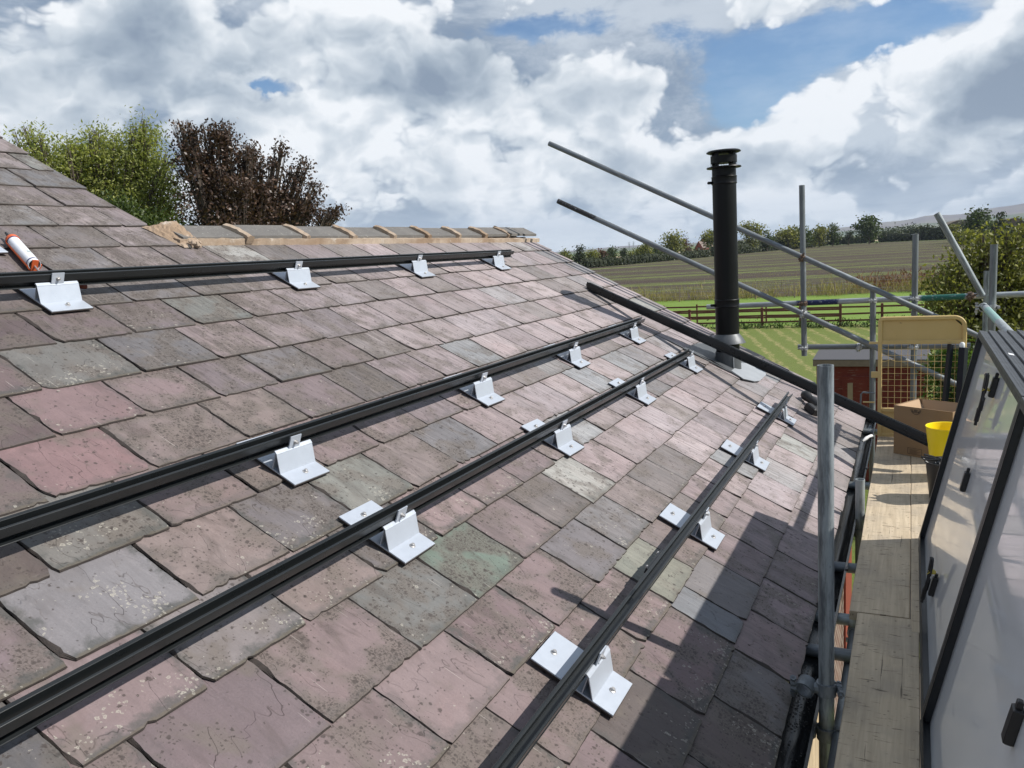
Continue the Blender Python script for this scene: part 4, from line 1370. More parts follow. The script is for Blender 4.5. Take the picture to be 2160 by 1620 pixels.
# ------------------------------------------------------------------ cardboard box
bx = thing('cardboard_box', 'open brown cardboard box with a round printed mark, in front of the gate', 'box', loc=(-.110, 5.972, Z(-1.5)))
p0 = Vector((-.110, 5.972, 0))
e1 = Vector((.862, -.507, 0)).normalized()
e2 = Vector((-e1.y, e1.x, 0))
W1, W2, HB = .40, .30, .337
zb = Z(-1.4985)
M = Matrix(((e1.x, e2.x, 0, p0.x), (e1.y, e2.y, 0, p0.y), (0, 0, 1, zb), (0, 0, 0, 1)))
t_ = .005
mb = MB()
mb.box((0, 0, 0), (W1, t_, HB), M)
mb.box((0, W2-t_, 0), (W1, W2, HB), M)
mb.box((0, t_, 0), (t_, W2-t_, HB), M)
mb.box((W1-t_, t_, 0), (W1, W2-t_, HB), M)
mb.box((t_, t_, 0), (W1-t_, W2-t_, t_), M)
mb.build('box_walls', M_CARD, bx)
mb = MB()                              # flaps folded inside
mb.add([(t_+.001, t_+.012, HB-.004), (t_+.001, W2-.012, HB-.004), (.060, W2-.03, HB-.07), (.060, .03, HB-.07), (t_+.004, t_+.012, HB-.004), (t_+.004, W2-.012, HB-.004), (.063, W2-.03, HB-.07), (.063, .03, HB-.07)],
       [(0, 1, 2, 3), (7, 6, 5, 4), (0, 3, 7, 4), (1, 5, 6, 2), (3, 2, 6, 7), (0, 4, 5, 1)], M)
mb.add([(.03, W2-t_-.001, HB-.003), (W1-.03, W2-t_-.001, HB-.003), (W1-.05, W2-.05, HB-.11), (.05, W2-.05, HB-.11)], [(0, 1, 2, 3)], M)
mb.build('flap', M_CARDIN, bx)
mb = MB()
cx, cz, rr_ = .155, HB-.012, .036
y_ = -.0012
for r0_, r1_ in ((rr_-.004, rr_), (rr_-.013, rr_-.011)):
    vs, fs = [], []
    for i in range(25):
        a = PI+PI*i/24
        vs += [(cx+r0_*math.cos(a), y_, cz+r0_*math.sin(a)), (cx+r1_*math.cos(a), y_, cz+r1_*math.sin(a))]
    fs = [(2*i, 2*i+1, 2*i+3, 2*i+2) for i in range(24)]
    mb.add(vs, fs, M)
for i in range(3):
    mb.box((cx-.011+.008*i, y_, cz-.021), (cx-.006+.008*i, y_+.0006, cz-.002), M)
for a0 in (PI*1.12, PI*1.68):
    vs, fs = [], []
    for i in range(6):
        a = a0+PI*.2*i/5
        vs += [(cx+.024*math.cos(a), y_, cz+.024*math.sin(a)), (cx+.030*math.cos(a), y_, cz+.030*math.sin(a))]
    mb.add(vs, [(2*i, 2*i+1, 2*i+3, 2*i+2) for i in range(5)], M)
for a, b in (((.10, .055), (.20, .057)), ((.10, .015), (.20, .017)), ((.10, .017), (.102, .055)), ((.198, .017), (.20, .055))):
    mb.box((a[0], y_, a[1]), (b[0], y_+.0006, b[1]), M)
for q in range(5):
    mb.box((.115, y_, .022+.006*q), (.115+.05+.012*(q % 3), y_+.0006, .0235+.006*q), M)
mb.build('printed_mark', M_INK, bx)

# ------------------------------------------------------------------ buckets
b = thing('yellow_bucket', 'bright yellow plastic bucket holding the end of the loose rail', 'bucket', loc=(.198, 5.43, Z(-1.4985)))
Mb = Matrix.Translation((.198, 5.43, Z(-1.4985)))
MB().lathe([(.001, 0), (.084, 0), (.086, .004), (.122, .314), (.125, .316), (.123, .320), (.118, .318), (.082, .006), (.001, .005)], (0, 0, 0), 40, Mb, False).build('bucket_shell', M_YEL, b, smooth=True)
Mb = Matrix.Translation((.176, 4.98, Z(-1.4985)))
b = thing('black_bucket', 'black bucket full of black clips, in front of the yellow bucket', 'bucket', Mb)
MB().lathe([(.001, 0), (.080, 0), (.083, .004), (.104, .206), (.110, .208), (.110, .216), (.101, .216), (.079, .006), (.001, .005)], (0, 0, 0), 36, Mb, False).build('bucket_shell', M_BLACK, b, smooth=True)
mb = MB()
rng = random.Random(4)
for q in range(46):
    a, rad = rng.uniform(0, 2*PI), .088*math.sqrt(rng.random())
    c = Vector((rad*math.cos(a), rad*math.sin(a), .165+rng.uniform(0, .075)*(1.1-rad/.1)))
    R_ = Matrix.Translation(Mb @ c) @ Matrix.Rotation(rng.uniform(0, 6), 4, 'Z') @ Matrix.Rotation(rng.uniform(-1.2, 1.2), 4, 'Y')
    L = rng.uniform(.03, .06)
    mb.box((-L/2, -.009, -.008), (L/2, .009, .008), R_, .002)
    mb.tube(R_ @ Vector((L/2-.004, 0, 0)), R_ @ Vector((L/2+.014, 0, 0)), .006, 6)
cl = mb.build('clips', M_FRAME, b)
cl['kind'] = 'stuff'
mb = MB()
for q in range(3):
    a = 2.6+q*.5
    mb.path([Mb @ Vector((.10*math.cos(a)*1.0, .10*math.sin(a), .21)), Mb @ Vector((.125*math.cos(a), .125*math.sin(a), .232)), Mb @ Vector((.06*math.cos(a+.5), .06*math.sin(a+.5), .235))], .006, 6)
mb.build('cable_end', M_BLACK, b, smooth=True)

# ------------------------------------------------------------------ ground and fields


def at(px, py, dist):
    """point seen at a photograph pixel, at a horizontal distance from the eye"""
    r = FW+RT*((px-1080)/1700)-UP*((py-810)/1700)
    r = r*(dist/math.hypot(r.x, r.y))
    return Vector((r.x, r.y, r.z+H0))


def sheet(name, pts, z, m, sub=1):
    mb = MB()
    mb.add([(x, y, z) for x, y in pts], [tuple(range(len(pts)))])
    return structure(mb.build(name, m))


def ground_mats():
    m, t = mat('lawn_grass')
    p = t.obj()
    c = t.mix(t.noise(p, .35, 4, 0.6), (0.110, 0.165, 0.024), (0.195, 0.215, 0.055))
    c = t.mix(t.m('MULTIPLY', t.ss(t.noise(p, 2.6, 6, 0.7), 0.45, 0.7), 0.6), c, (0.15, 0.165, 0.05))
    sx = t.n('ShaderNodeSeparateXYZ', {0: p}).outputs
    row = t.m('SINE', t.m('ADD', t.m('MULTIPLY', t.m('ADD', sx[0], t.m('MULTIPLY', sx[1], .30)), 7.5), t.m('MULTIPLY', t.noise(p, 1.1, 4), 5.0)))
    cl = t.m('MULTIPLY', t.ss(row, 0.35, 0.9), t.ss(t.noise(p, 5.5, 5, 0.75), 0.44, 0.58))
    c = t.mix(t.m('MULTIPLY', cl, 0.85), c, (0.42, 0.34, 0.16))
    c = t.mix(t.m('MULTIPLY', t.ss(t.noise(p, 24, 5, 0.7), 0.40, 0.70), 0.45), c, (0.04, 0.075, 0.012))
    prin(t, c, 0.8, 0, t.bump(t.noise(p, 30, 6, 0.7), 0.8, 0.06), 0.2)
    lawn = m
    m, t = mat('paddock_grass')
    p = t.obj()
    c = t.mix(t.noise(t.scale(p, (0.5, 1, 1)), .5, 4, 0.6), (0.125, 0.205, 0.028), (0.185, 0.265, 0.050))
    c = t.mix(t.m('MULTIPLY', t.ss(t.noise(p, 9, 6, 0.7), 0.45, 0.75), 0.5), c, (0.055, 0.12, 0.015))
    prin(t, c, 0.8, 0, t.bump(t.noise(p, 12, 6, 0.7), 0.7, 0.08), 0.2)
    padd = m
    m, t = mat('field_soil')
    p = t.obj()
    sx = t.n('ShaderNodeSeparateXYZ', {0: p}).outputs
    q = t.n('ShaderNodeCombineXYZ', {0: t.m('MULTIPLY', sx[0], .035), 1: t.m('ADD', sx[1], t.m('MULTIPLY', sx[0], -.06))}).outputs[0]
    band = t.noise(q, .075, 5, 0.62, 0.2)
    row = t.noise(t.scale(q, (1, 1, 1)), .55, 4, 0.7)
    clod = t.noise(p, 2.3, 7, 0.75)
    soil = t.mix(clod, (0.034, 0.024, 0.019), (0.105, 0.080, 0.062))
    weed = t.mix(t.noise(p, 1.1, 5, 0.7), (0.080, 0.125, 0.025), (0.21, 0.23, 0.075))
    g = t.m('ADD', t.m('MULTIPLY', band, 0.9), t.m('ADD', t.m('MULTIPLY', row, .85), t.m('MULTIPLY', t.noise(t.scale(p, (.35, 1, 1)), 1.4, 6, 0.8), .62)))
    c = t.mix(t.ss(g, 1.19, 1.33), soil, weed)
    prin(t, c, 0.9, 0, t.bump(t.m('ADD', clod, row), 1.0, 0.25), 0.15)
    soilm = m
    m, t = mat('far_pasture')
    p = t.obj()
    cells = t.n('ShaderNodeSeparateColor', {0: t.vor(p, .0022, 'Color')}).outputs
    c = t.mix(cells[0], (0.075, 0.13, 0.035), (0.24, 0.21, 0.10))
    c = t.mix(t.noise(p, .02, 6, 0.7), c, (0.07, 0.11, 0.03))
    prin(t, c, 0.9, 0, None, 0.15)
    far = m
    m, t = mat('yard_gravel')
    p = t.obj()
    c = t.mix(t.noise(p, 30, 6, 0.75), (0.20, 0.16, 0.12), (0.42, 0.36, 0.28))
    prin(t, c, 0.9, 0, t.bump(t.noise(p, 60, 4), 0.5, 0.02), 0.2)
    return lawn, padd, soilm, far, m


M_LAWN, M_PADD, M_SOIL, M_FARP, M_YARD = ground_mats()
M_STUB = simple('stubble_field', (0.42, 0.33, 0.20), 0.9, var=0.2, scale=.05)
sheet('ground', [(-9000, -600), (9000, -600), (9000, 9000), (-9000, 9000)], 0.0, M_FARP)
sheet('lawn', [(-60, -20), (45, -20), (45, 45.3), (-60, 45.3)], 0.012, M_LAWN)
sheet('paddock', [(-90, 45.3), (70, 45.3), (70, 77.5), (-16.5, 68), (-30, 70), (-90, 84)], 0.016, M_PADD)
sheet('ploughed_field', [(-90, 84), (-30, 70), (-16.5, 68), (70, 77.5), (160, 120), (120, 380), (12, 384), (-16, 444), (-39, 444), (-57, 360), (-67, 300), (-74, 262), (-86, 216), (-140, 150)], 0.02, M_SOIL)
sheet('yard', [(-.6, -3), (1.1, -3), (1.1, 9), (-.6, 9)], 0.02, M_YARD)
sheet('stubble_field', [(-66, 330), (-44, 455), (-45, 700), (-190, 700), (-190, 330)], 0.03, M_STUB)
sheet('stubble_field', [(-12, 470), (8, 420), (60, 430), (60, 640), (-30, 640)], 0.03, M_STUB)

# hills on the horizon
prof = [(-600, 1), (1100, 3), (1290, 7), (1350, 9), (1420, 5), (1600, 6), (1720, 9), (1790, 17), (1850, 21), (1905, 24), (1950, 29), (1990, 30), (2040, 31), (2080, 33), (2150, 37), (2240, 42), (2400, 40), (2700, 22), (3200, 3)]
for nm, dist, k, jit, seed in (('hills', 8200, 1.0, .06, 1), ('hills', 5200, .52, .14, 2)):
    mb = MB()
    rng = random.Random(seed)
    rings = []
    N = 150
    for i in range(N+1):
        px = -600+3800*i/N
        for (a, ea), (b, eb) in zip(prof, prof[1:]):
            if a <= px <= b:
                e_ = ea+(eb-ea)*(px-a)/(b-a)
        az = math.atan((px-1080)/1700)-math.radians(26.766)
        e_ = e_*k*(1+jit*math.sin(px*.021+seed)+jit*.7*math.sin(px*.057+2*seed)+rng.uniform(-.02, .02))
        hgt = e_/1700*dist*.87+H0
        rr = []
        for q in range(7):
            s = q/6
            dd = dist-dist*.25*(1-s)
            hh_ = hgt*(s**1.4)-2*(1-s)
            rr.append((dd*math.sin(az), dd*math.cos(az), hh_*(1+.04*math.sin(px*.03+q*2))))
        rings.append(rr+[(dist*1.02*math.sin(az), dist*1.02*math.cos(az), -5)])
    m, t = mat('moorland_%s' % ('heather' if seed == 1 else 'grass'))
    p = t.obj()
    c = t.mix(t.ss(t.noise(t.scale(p, (1, 1, 6)), .0035, 6, 0.65), 0.4, 0.6), (0.115, 0.085, 0.085) if seed == 1 else (0.07, 0.095, 0.05), (0.15, 0.125, 0.095) if seed == 1 else (0.13, 0.13, 0.07))
    prin(t, c, 0.95, 0, None, 0.1)
    mb.rings(rings, None, False, False)
    structure(mb.build(nm, m))

# ------------------------------------------------------------------ foliage


def leaves(name, mat_, blobs, count, size, seed, parent=None, aspect=.55, droop=0.0, shell=.55, clump=7, spread=1.0, jag=.28, up=.3):
    """many leaf-sized faces in clumps through the crown's volume; blobs are ellipsoids (x,y,z,rx,ry,rz)"""
    rg = np.random.default_rng(seed)
    B_ = np.array(blobs, float)
    vol = B_[:, 3]*B_[:, 4]*B_[:, 5]
    vol = vol**.72
    nc = max(6, count//clump)
    idx = rg.choice(len(B_), nc, p=vol/vol.sum())
    b = B_[idx]
    dr = rg.normal(size=(nc, 3))
    dr /= np.linalg.norm(dr, axis=1)[:, None]
    rad = shell+(1-shell)*rg.random(nc)**.6
    rad *= 1+jag*(rg.random(nc)-.35)
    inside = rg.random(nc) < .22
    rad[inside] *= rg.random(inside.sum())*.8
    cc = b[:, :3]+dr*rad[:, None]*b[:, 3:6]
    n = nc*clump
    c = np.repeat(cc, clump, 0)+rg.normal(size=(n, 3))*size*1.25*spread*np.array([1, 1, .75])
    out = np.repeat(dr, clump, 0)
    ax = rg.normal(size=(n, 3))*.8+out*.6
    ax[:, 2] += up-droop*2.6
    ax /= np.linalg.norm(ax, axis=1)[:, None]
    nn = rg.normal(size=(n, 3))*.75+out*.5+np.array([0, 0, .55])
    sd = np.cross(ax, nn)
    sd /= (np.linalg.norm(sd, axis=1)[:, None]+1e-9)
    s = size*(.6+.8*rg.random(n))[:, None]
    w_ = s*aspect
    V = np.stack([c-ax*s*.5, c+sd*w_*.5-ax*s*.06, c+ax*s*.5, c-sd*w_*.5-ax*s*.06], 1).reshape(-1, 3)
    me = bpy.data.meshes.new(name)
    if parent is not None:
        V = V-np.array(XF[parent.name].translation)
    me.vertices.add(n*4)
    me.vertices.foreach_set('co', V.astype(np.float32).ravel())
    me.loops.add(n*4)
    me.loops.foreach_set('vertex_index', np.arange(n*4, dtype=np.int32))
    me.polygons.add(n)
    me.polygons.foreach_set('loop_start', np.arange(0, n*4, 4, dtype=np.int32))
    me.polygons.foreach_set('loop_total', np.full(n, 4, dtype=np.int32))
    me.update(calc_edges=True)
    ct = np.repeat(rg.random(nc), clump)
    col = np.stack([np.clip(ct*.7+rg.random(n)*.5-.1, 0, 1), np.clip(rg.random(n)*.6+np.repeat(rg.random(nc), clump)*.5, 0, 1), np.zeros(n), np.ones(n)], 1)
    a = me.color_attributes.new('tint', 'FLOAT_COLOR', 'POINT')
    a.data.foreach_set('color', np.repeat(col, 4, 0).astype(np.float32).ravel())
    me.materials.append(mat_)
    o = bpy.data.objects.new(name, me)
    C.objects.link(o)
    if parent is not None:
        o.parent = parent
    return o


def tree(name, label, cat, base, blobs, count, size, m, seed, trunk=.15, group=None, bark=None, sprays=0, **kw):
    base = Vector(base)
    if sprays:
        rs = random.Random(seed+7)
        ex = []
        for _ in range(sprays):
            b = rs.choice(blobs)
            a, e_ = rs.uniform(0, 2*PI), rs.uniform(-.2, 1.45)
            q = rs.uniform(.22, .36)
            f_ = rs.uniform(.92, 1.16)
            ex.append((b[0]+b[3]*f_*math.cos(a)*math.cos(e_), b[1]+b[4]*f_*math.sin(a)*math.cos(e_), b[2]+b[5]*f_*math.sin(e_), b[3]*q*.8, b[4]*q*.8, b[5]*q))
        blobs = blobs+ex
    t_ = thing(name, label, cat, loc=tuple(base), group=group)
    rng = random.Random(seed)
    mb = MB()
    zs = sorted(blobs, key=lambda b: b[2])
    top = sum(b[2] for b in blobs)/len(blobs)
    cx = sum(b[0] for b in blobs)/len(blobs)
    cy = sum(b[1] for b in blobs)/len(blobs)
    pts, rd = [], []
    for i in range(7):
        s = i/6
        pts.append((base.x+(cx-base.x)*s+rng.uniform(-.5, .5)*trunk, base.y+(cy-base.y)*s+rng.uniform(-.5, .5)*trunk, base.z+(top-base.z)*s))
        rd.append(trunk*(1-.85*s))
    mb.path(pts, rd, 8)
    for b in blobs:
        s0 = rng.uniform(.25, .6)
        j = min(5, int(s0*6))
        p = Vector(pts[j])
        e_ = Vector(b[:3])+Vector((rng.uniform(-.3, .3)*b[3], 0, .3*b[5]))
        md = p.lerp(e_, .5)+Vector((0, 0, -.08*(e_-p).length))
        mb.path([p, md, e_], [rd[j]*.6, rd[j]*.38, rd[j]*.10], 6)
        for q in range(3):
            e2 = e_+Vector((rng.uniform(-.8, .8)*b[3], rng.uniform(-.8, .8)*b[4], rng.uniform(-.2, .85)*b[5]))
            mb.path([md, md.lerp(e2, .6)+Vector((0, 0, .04)), e2], [rd[j]*.3, rd[j]*.18, rd[j]*.05], 5)
    mb.build('trunk', bark or M_BARK, t_)
    leaves('crown', m, blobs, count, size, seed, t_, **kw)
    return t_


L_WILLOW = leaf_mat('willow_leaf', (0.110, 0.145, 0.034), (0.37, 0.38, 0.12), .5)
L_BEECH = leaf_mat('copper_leaf', (0.030, 0.018, 0.015), (0.115, 0.070, 0.048), .25, .40)
L_GREEN = leaf_mat('green_leaf', (0.022, 0.042, 0.010), (0.075, 0.105, 0.022), .3)
L_DARK = leaf_mat('dark_leaf', (0.016, 0.028, 0.012), (0.048, 0.066, 0.022), .22)
L_OLIVE = leaf_mat('olive_leaf', (0.070, 0.085, 0.017), (0.24, 0.235, 0.058), .4)
L_BRIGHT = leaf_mat('bright_leaf', (0.030, 0.070, 0.012), (0.10, 0.16, 0.03), .4, .4)
L_RUSSET = leaf_mat('russet_leaf', (0.070, 0.030, 0.018), (0.13, 0.065, 0.035), .25)
L_HEDGE = leaf_mat('hedge_leaf', (0.018, 0.028, 0.009), (0.050, 0.062, 0.018), .2)
L_GRASS = leaf_mat('tall_grass_blade', (0.16, 0.15, 0.045), (0.36, 0.30, 0.14), .35, .7)
L_DOCK = leaf_mat('dock_seed', (0.12, 0.055, 0.030), (0.24, 0.12, 0.06), .2, .8)
L_WEED = leaf_mat('weed_leaf', (0.018, 0.040, 0.008), (0.05, 0.085, 0.015), .3, .7)


def blob(px, py, dist, rpx, rpy, depth=None):
    c = at(px, py, dist)
    k = dist*math.cos(math.atan((px-1080)/1700))/1700*1.02
    return (c.x, c.y, c.z, rpx*k, (depth or rpx)*k, rpy*k)


# three trees behind the ridge
tree('willow_tree', 'feathery yellow green willow behind the roof, left of the copper beech', 'tree', at(215, 930, 27).xy.to_3d(),
     [blob(245, 385, 27, 85, 85), blob(300, 350, 26.5, 48, 72), blob(170, 385, 27.5, 70, 62), blob(330, 420, 26, 46, 90), blob(100, 345, 26.5, 62, 42), blob(62, 300, 26.5, 30, 26), blob(215, 320, 27, 34, 40), blob(300, 300, 26.5, 24, 30), blob(250, 480, 27, 110, 60), blob(145, 470, 27.5, 90, 70)],
     52000, .105, L_WILLOW, 3, .16, sprays=60, aspect=.38, droop=.20, clump=16, spread=1.5, jag=.3, shell=.4)
tree('copper_beech', 'dark purple copper beech rising behind the ridge tiles', 'tree', at(500, 930, 25).xy.to_3d(),
     [blob(440, 375, 25, 62, 84), blob(395, 330, 25, 32, 52), blob(490, 380, 25.5, 62, 78), blob(545, 402, 25, 44, 50), blob(590, 412, 25, 38, 36), blob(628, 434, 25, 36, 28), blob(470, 300, 25, 30, 34), blob(400, 285, 25, 16, 24), blob(525, 335, 25, 30, 26), blob(655, 440, 25, 30, 24), blob(500, 460, 25, 110, 60), blob(590, 470, 25.5, 80, 36), blob(575, 350, 25, 16, 18), blob(630, 375, 25, 13, 18), blob(690, 462, 25, 26, 12), blob(592, 322, 25, 10, 22), blob(640, 358, 25, 11, 20), blob(668, 402, 25, 15, 17), blob(712, 446, 25, 16, 9), blob(380, 272, 25, 13, 16), blob(430, 282, 25, 15, 16), blob(470, 280, 25, 11, 18), blob(615, 385, 25, 16, 20)],
     27000, .092, L_BEECH, 8, .14, sprays=90, aspect=.6, clump=11, spread=1.0, jag=.45, shell=.25)
tree('dark_shrub', 'low dark green shrub between the willow and the ridge end', 'shrub', at(300, 900, 24).xy.to_3d(),
     [blob(300, 480, 24, 60, 36), blob(240, 455, 24, 50, 40), blob(355, 500, 24, 50, 26)], 5200, .11, L_GREEN, 13, .08, aspect=.5, clump=8)

# big bush and garden shrubs by the scaffold
tree('hawthorn_bush', 'large loose olive green bush behind the corner scaffold pole', 'bush', at(2080, 900, 21).xy.to_3d(),
     [blob(2070, 600, 21, 90, 62), blob(2010, 640, 20.6, 66, 62), blob(2130, 590, 21.4, 80, 72), blob(2060, 545, 21, 60, 40), blob(2105, 520, 21, 34, 32), blob(2150, 660, 21, 90, 80), blob(2060, 690, 20.7, 100, 80), blob(2000, 590, 21, 30, 28), blob(2190, 560, 21, 60, 80), blob(2040, 800, 21, 110, 100), blob(2150, 790, 21, 110, 100)],
     22000, .10, L_OLIVE, 21, .09, sprays=40, aspect=.5, clump=9, spread=1.3, jag=.5, shell=.4)
tree('privet_shrub', 'glossy bright green shrub seen through the gate mesh', 'shrub', at(1990, 1100, 13.5).xy.to_3d(),
     [blob(2000, 830, 13.5, 46, 70), blob(1985, 770, 13.5, 34, 34), blob(2030, 780, 13.6, 46, 50), blob(1975, 900, 13.4, 56, 56), blob(2060, 860, 13.6, 60, 90), blob(2010, 745, 13.5, 22, 14)],
     9000, .062, L_BRIGHT, 31, .05, aspect=.5, clump=8, jag=.4)

# ------------------------------------------------------------------ shed
SX0, SX1, SY0, SY1 = -1.66, .27, 15.9, 17.25
sh = thing('garden_shed', 'small dark red timber shed with a flat grey felt roof', 'shed', loc=((SX0+SX1)/2, SY0, 0))


def shed_mat():
    m, t = mat('flaking_red_boards')
    p = t.obj()
    a = t.noise(t.scale(p, (1.6, 1, 9)), 3.2, 7, 0.7)
    c = t.mix(t.noise(p, 3, 4), (0.10, 0.018, 0.012), (0.19, 0.032, 0.020))
    c = t.mix(t.m('MULTIPLY', t.ss(a, 0.55, 0.64), 0.7), c, (0.24, 0.135, 0.10))
    c = t.mix(t.m('MULTIPLY', t.ss(t.noise(t.scale(p, (2, 1, 6)), 6, 5, .7), 0.58, 0.66), 0.6), c, (0.04, 0.018, 0.015))
    prin(t, c, 0.75, 0, t.bump(a, 0.3, 0.01), 0.3)
    return m


M_SHED = shed_mat()
M_FELT = simple('roof_felt', (0.070, 0.070, 0.078), 0.9, var=0.2, scale=30, bump=0.3)
mb = MB()
ct = 2.25
for i in range(17):
    z0, z1 = .05+i*.135, .05+(i+1)*.135-.006
    if z1 > ct:
        break
    mb.prism([(0, z0), (.012, z0), (.004, z1), (0, z1)], SX0+.04, SX1-.04, Matrix(((0, 1, 0, 0), (-1, 0, 0, SY0+.06), (0, 0, 1, 0), (0, 0, 0, 1))))
mb.box((SX0+.04, SY0+.062, .03), (SX1-.04, SY1-.05, ct))
mb.build('wall', M_SHED, sh)
mb = MB()
mb.add([(SX0-.02, SY0-.03, 2.345), (SX1+.02, SY0-.03, 2.345), (SX1+.02, SY1+.03, 2.395), (SX0-.02, SY1+.03, 2.395), (SX0-.02, SY0-.03, 2.335), (SX1+.02, SY0-.03, 2.335), (SX1+.02, SY1+.03, 2.385), (SX0-.02, SY1+.03, 2.385)],
       [(0, 1, 2, 3), (7, 6, 5, 4), (0, 4, 5, 1), (1, 5, 6, 2), (2, 6, 7, 3), (3, 7, 4, 0)])
mb.build('roof', M_FELT, sh)
mb = MB()
mb.box((SX0-.015, SY0-.025, 2.215), (SX1+.015, SY0+.0, 2.334))
mb.box((SX0-.015, SY0+.001, 2.225), (SX0+.01, SY1+.02, 2.33))
mb.build('fascia', M_TIMBER, sh)
mb = MB()
mb.box((-1.17, SY0+.025, .05), (-.71, SY0+.045, 2.02))
mb.box((-1.12, SY0+.012, .1), (-.76, SY0+.0245, 1.98))
dr = mb.build('door', M_SHED, sh)
mb = MB()
mb.box((-1.075, SY0+.004, .3), (-.985, SY0+.0115, 1.9))
mb.build('patch_board', simple('bare_board', (0.30, 0.22, 0.14), 0.85, var=0.3, scale=12), dr)
mb = MB()
mb.box((-.62, SY0+.03, 2.0), (-.1, SY0+.05, 2.06))
mb.build('batten', M_SHED, sh)
MB().box((-.45, SY0+.02, 1.55), (-.30, SY0+.04, 1.60)).build('batten', M_SHED, sh)

# ------------------------------------------------------------------ fences
M_BROWN = simple('brown_stained_wood', (0.125, 0.042, 0.024), 0.7, var=0.3, scale=6, bump=0.2)


def rail_fence(name, label, y0, xs, h, m, rails, skew=0.0, ps=.05):
    fz = thing(name, label, 'fence', loc=(xs[0], y0, 0))
    rng = random.Random(int(y0))
    for x in xs:
        mb = MB()
        yy = y0+skew*(x-xs[0])
        hh_ = h+rng.uniform(-.03, .05)
        mb.rings([[(x-ps, yy-ps, 0), (x+ps, yy-ps, 0), (x+ps, yy+ps, 0), (x-ps, yy+ps, 0)], [(x-ps, yy-ps, hh_-.02), (x+ps, yy-ps, hh_-.02), (x+ps, yy+ps, hh_-.02), (x-ps, yy+ps, hh_-.02)], [(x-ps*.6, yy-ps*.6, hh_), (x+ps*.6, yy-ps*.6, hh_), (x+ps*.6, yy+ps*.6, hh_), (x-ps*.6, yy+ps*.6, hh_)]])
        mb.build('post', m, fz)
    for z in rails:
        mb = MB()
        for a, b in zip(xs, xs[1:]):
            j = rng.uniform(-.012, .012)
            ya, yb = y0+skew*(a-xs[0])-ps-.02, y0+skew*(b-xs[0])-ps-.02
            mb.rings([[(a, ya-.018, z-.045+j), (a, ya+.018, z-.045+j), (a, ya+.018, z+.045+j), (a, ya-.018, z+.045+j)], [(b-.004, yb-.018, z-.045-j), (b-.004, yb+.018, z-.045-j), (b-.004, yb+.018, z+.045-j), (b-.004, yb-.018, z+.045-j)]])
        mb.build('rail', m, fz)
    return fz


rail_fence('post_and_rail_fence', 'brown post and rail fence at the end of the lawn, nearer the house', 44.55, [-22.86+1.95*i for i in range(22)], 1.10, M_BROWN, (.30, .64, .98), .004, .062)
rail_fence('post_and_rail_fence', 'second brown post and rail fence, thin posts just beyond the first', 47.0, [-19.1+1.95*i for i in range(9)], 1.18, M_BROWN, (.34, .70, 1.04), -.01, .04)
wf = thing('wire_fence', 'thin wire fence with slim grey posts along the tall grass', 'fence', loc=(-17.4, 66, 0))
for i, x in enumerate([-23.2, -20.4, -17.45, -14.4, -11.3, -8.4, -5.5, -2.6, .4, 3.4]):
    mb = MB()
    yy = 66.5+.2*x*0+(.28*(x+10) if x > -10 else 0)
    mb.path([(x, yy, 0), (x+.02, yy, .6), (x+RNG.uniform(-.05, .05), yy, 1.2+RNG.uniform(-.1, .1))], [.055, .05, .045], 6)
    mb.build('post', M_TIMBER, wf)
mb = MB()
for z in (.45, .8, 1.05):
    mb.path([(-23.2, 66.5, z), (-11, 66.5, z), (3.4, 70.2, z)], .008, 4)
mb.build('wire', M_COUP, wf)

# tall grass and weeds
o = leaves('tall_grass', L_GRASS, [(-30+2.2*i, 68.2+(max(0, (i-9))*.30), .30, 1.6, 1.2+.5*math.sin(i*1.9), .52+.16*math.sin(i*2.3)) for i in range(34)], 15000, .62, 41, None, aspect=.06, droop=-.55, shell=.1, clump=10, spread=.55, up=1.2)
tag(o, None, None, kind='stuff')
o = leaves('dock_weeds', L_DOCK, [(-4.0+1.2*i, 73.5+.5*math.sin(i*2)+.15*i, .55, .75, .9, .5) for i in range(9)], 3200, .35, 43, None, aspect=.18, droop=-.4, shell=.2, clump=8, up=.8)
tag(o, None, None, kind='stuff')
o = leaves('fence_weeds', L_WEED, [(-21+1.05*i, 44.2+.3*math.sin(i*3.1), .07, .7, .45, .16+.06*math.sin(i*1.7)) for i in range(36)], 9000, .16, 45, None, aspect=.3, droop=-.3, shell=.1, clump=9, up=.6)
tag(o, None, None, kind='stuff')
o = leaves('field_stubble', L_GRASS, [(-18+4*i, 86+14*math.sin(i*2.7), .02, 8, 10, .14) for i in range(16)], 5000, .22, 46, None, aspect=.12, droop=-.4, shell=.05, clump=6, spread=3.0, up=.8)
tag(o, None, None, kind='stuff')

# ------------------------------------------------------------------ hedges and far trees


M_HEDGECORE = simple('hedge_core', (0.020, 0.026, 0.010), 0.95, var=0.4, scale=2)


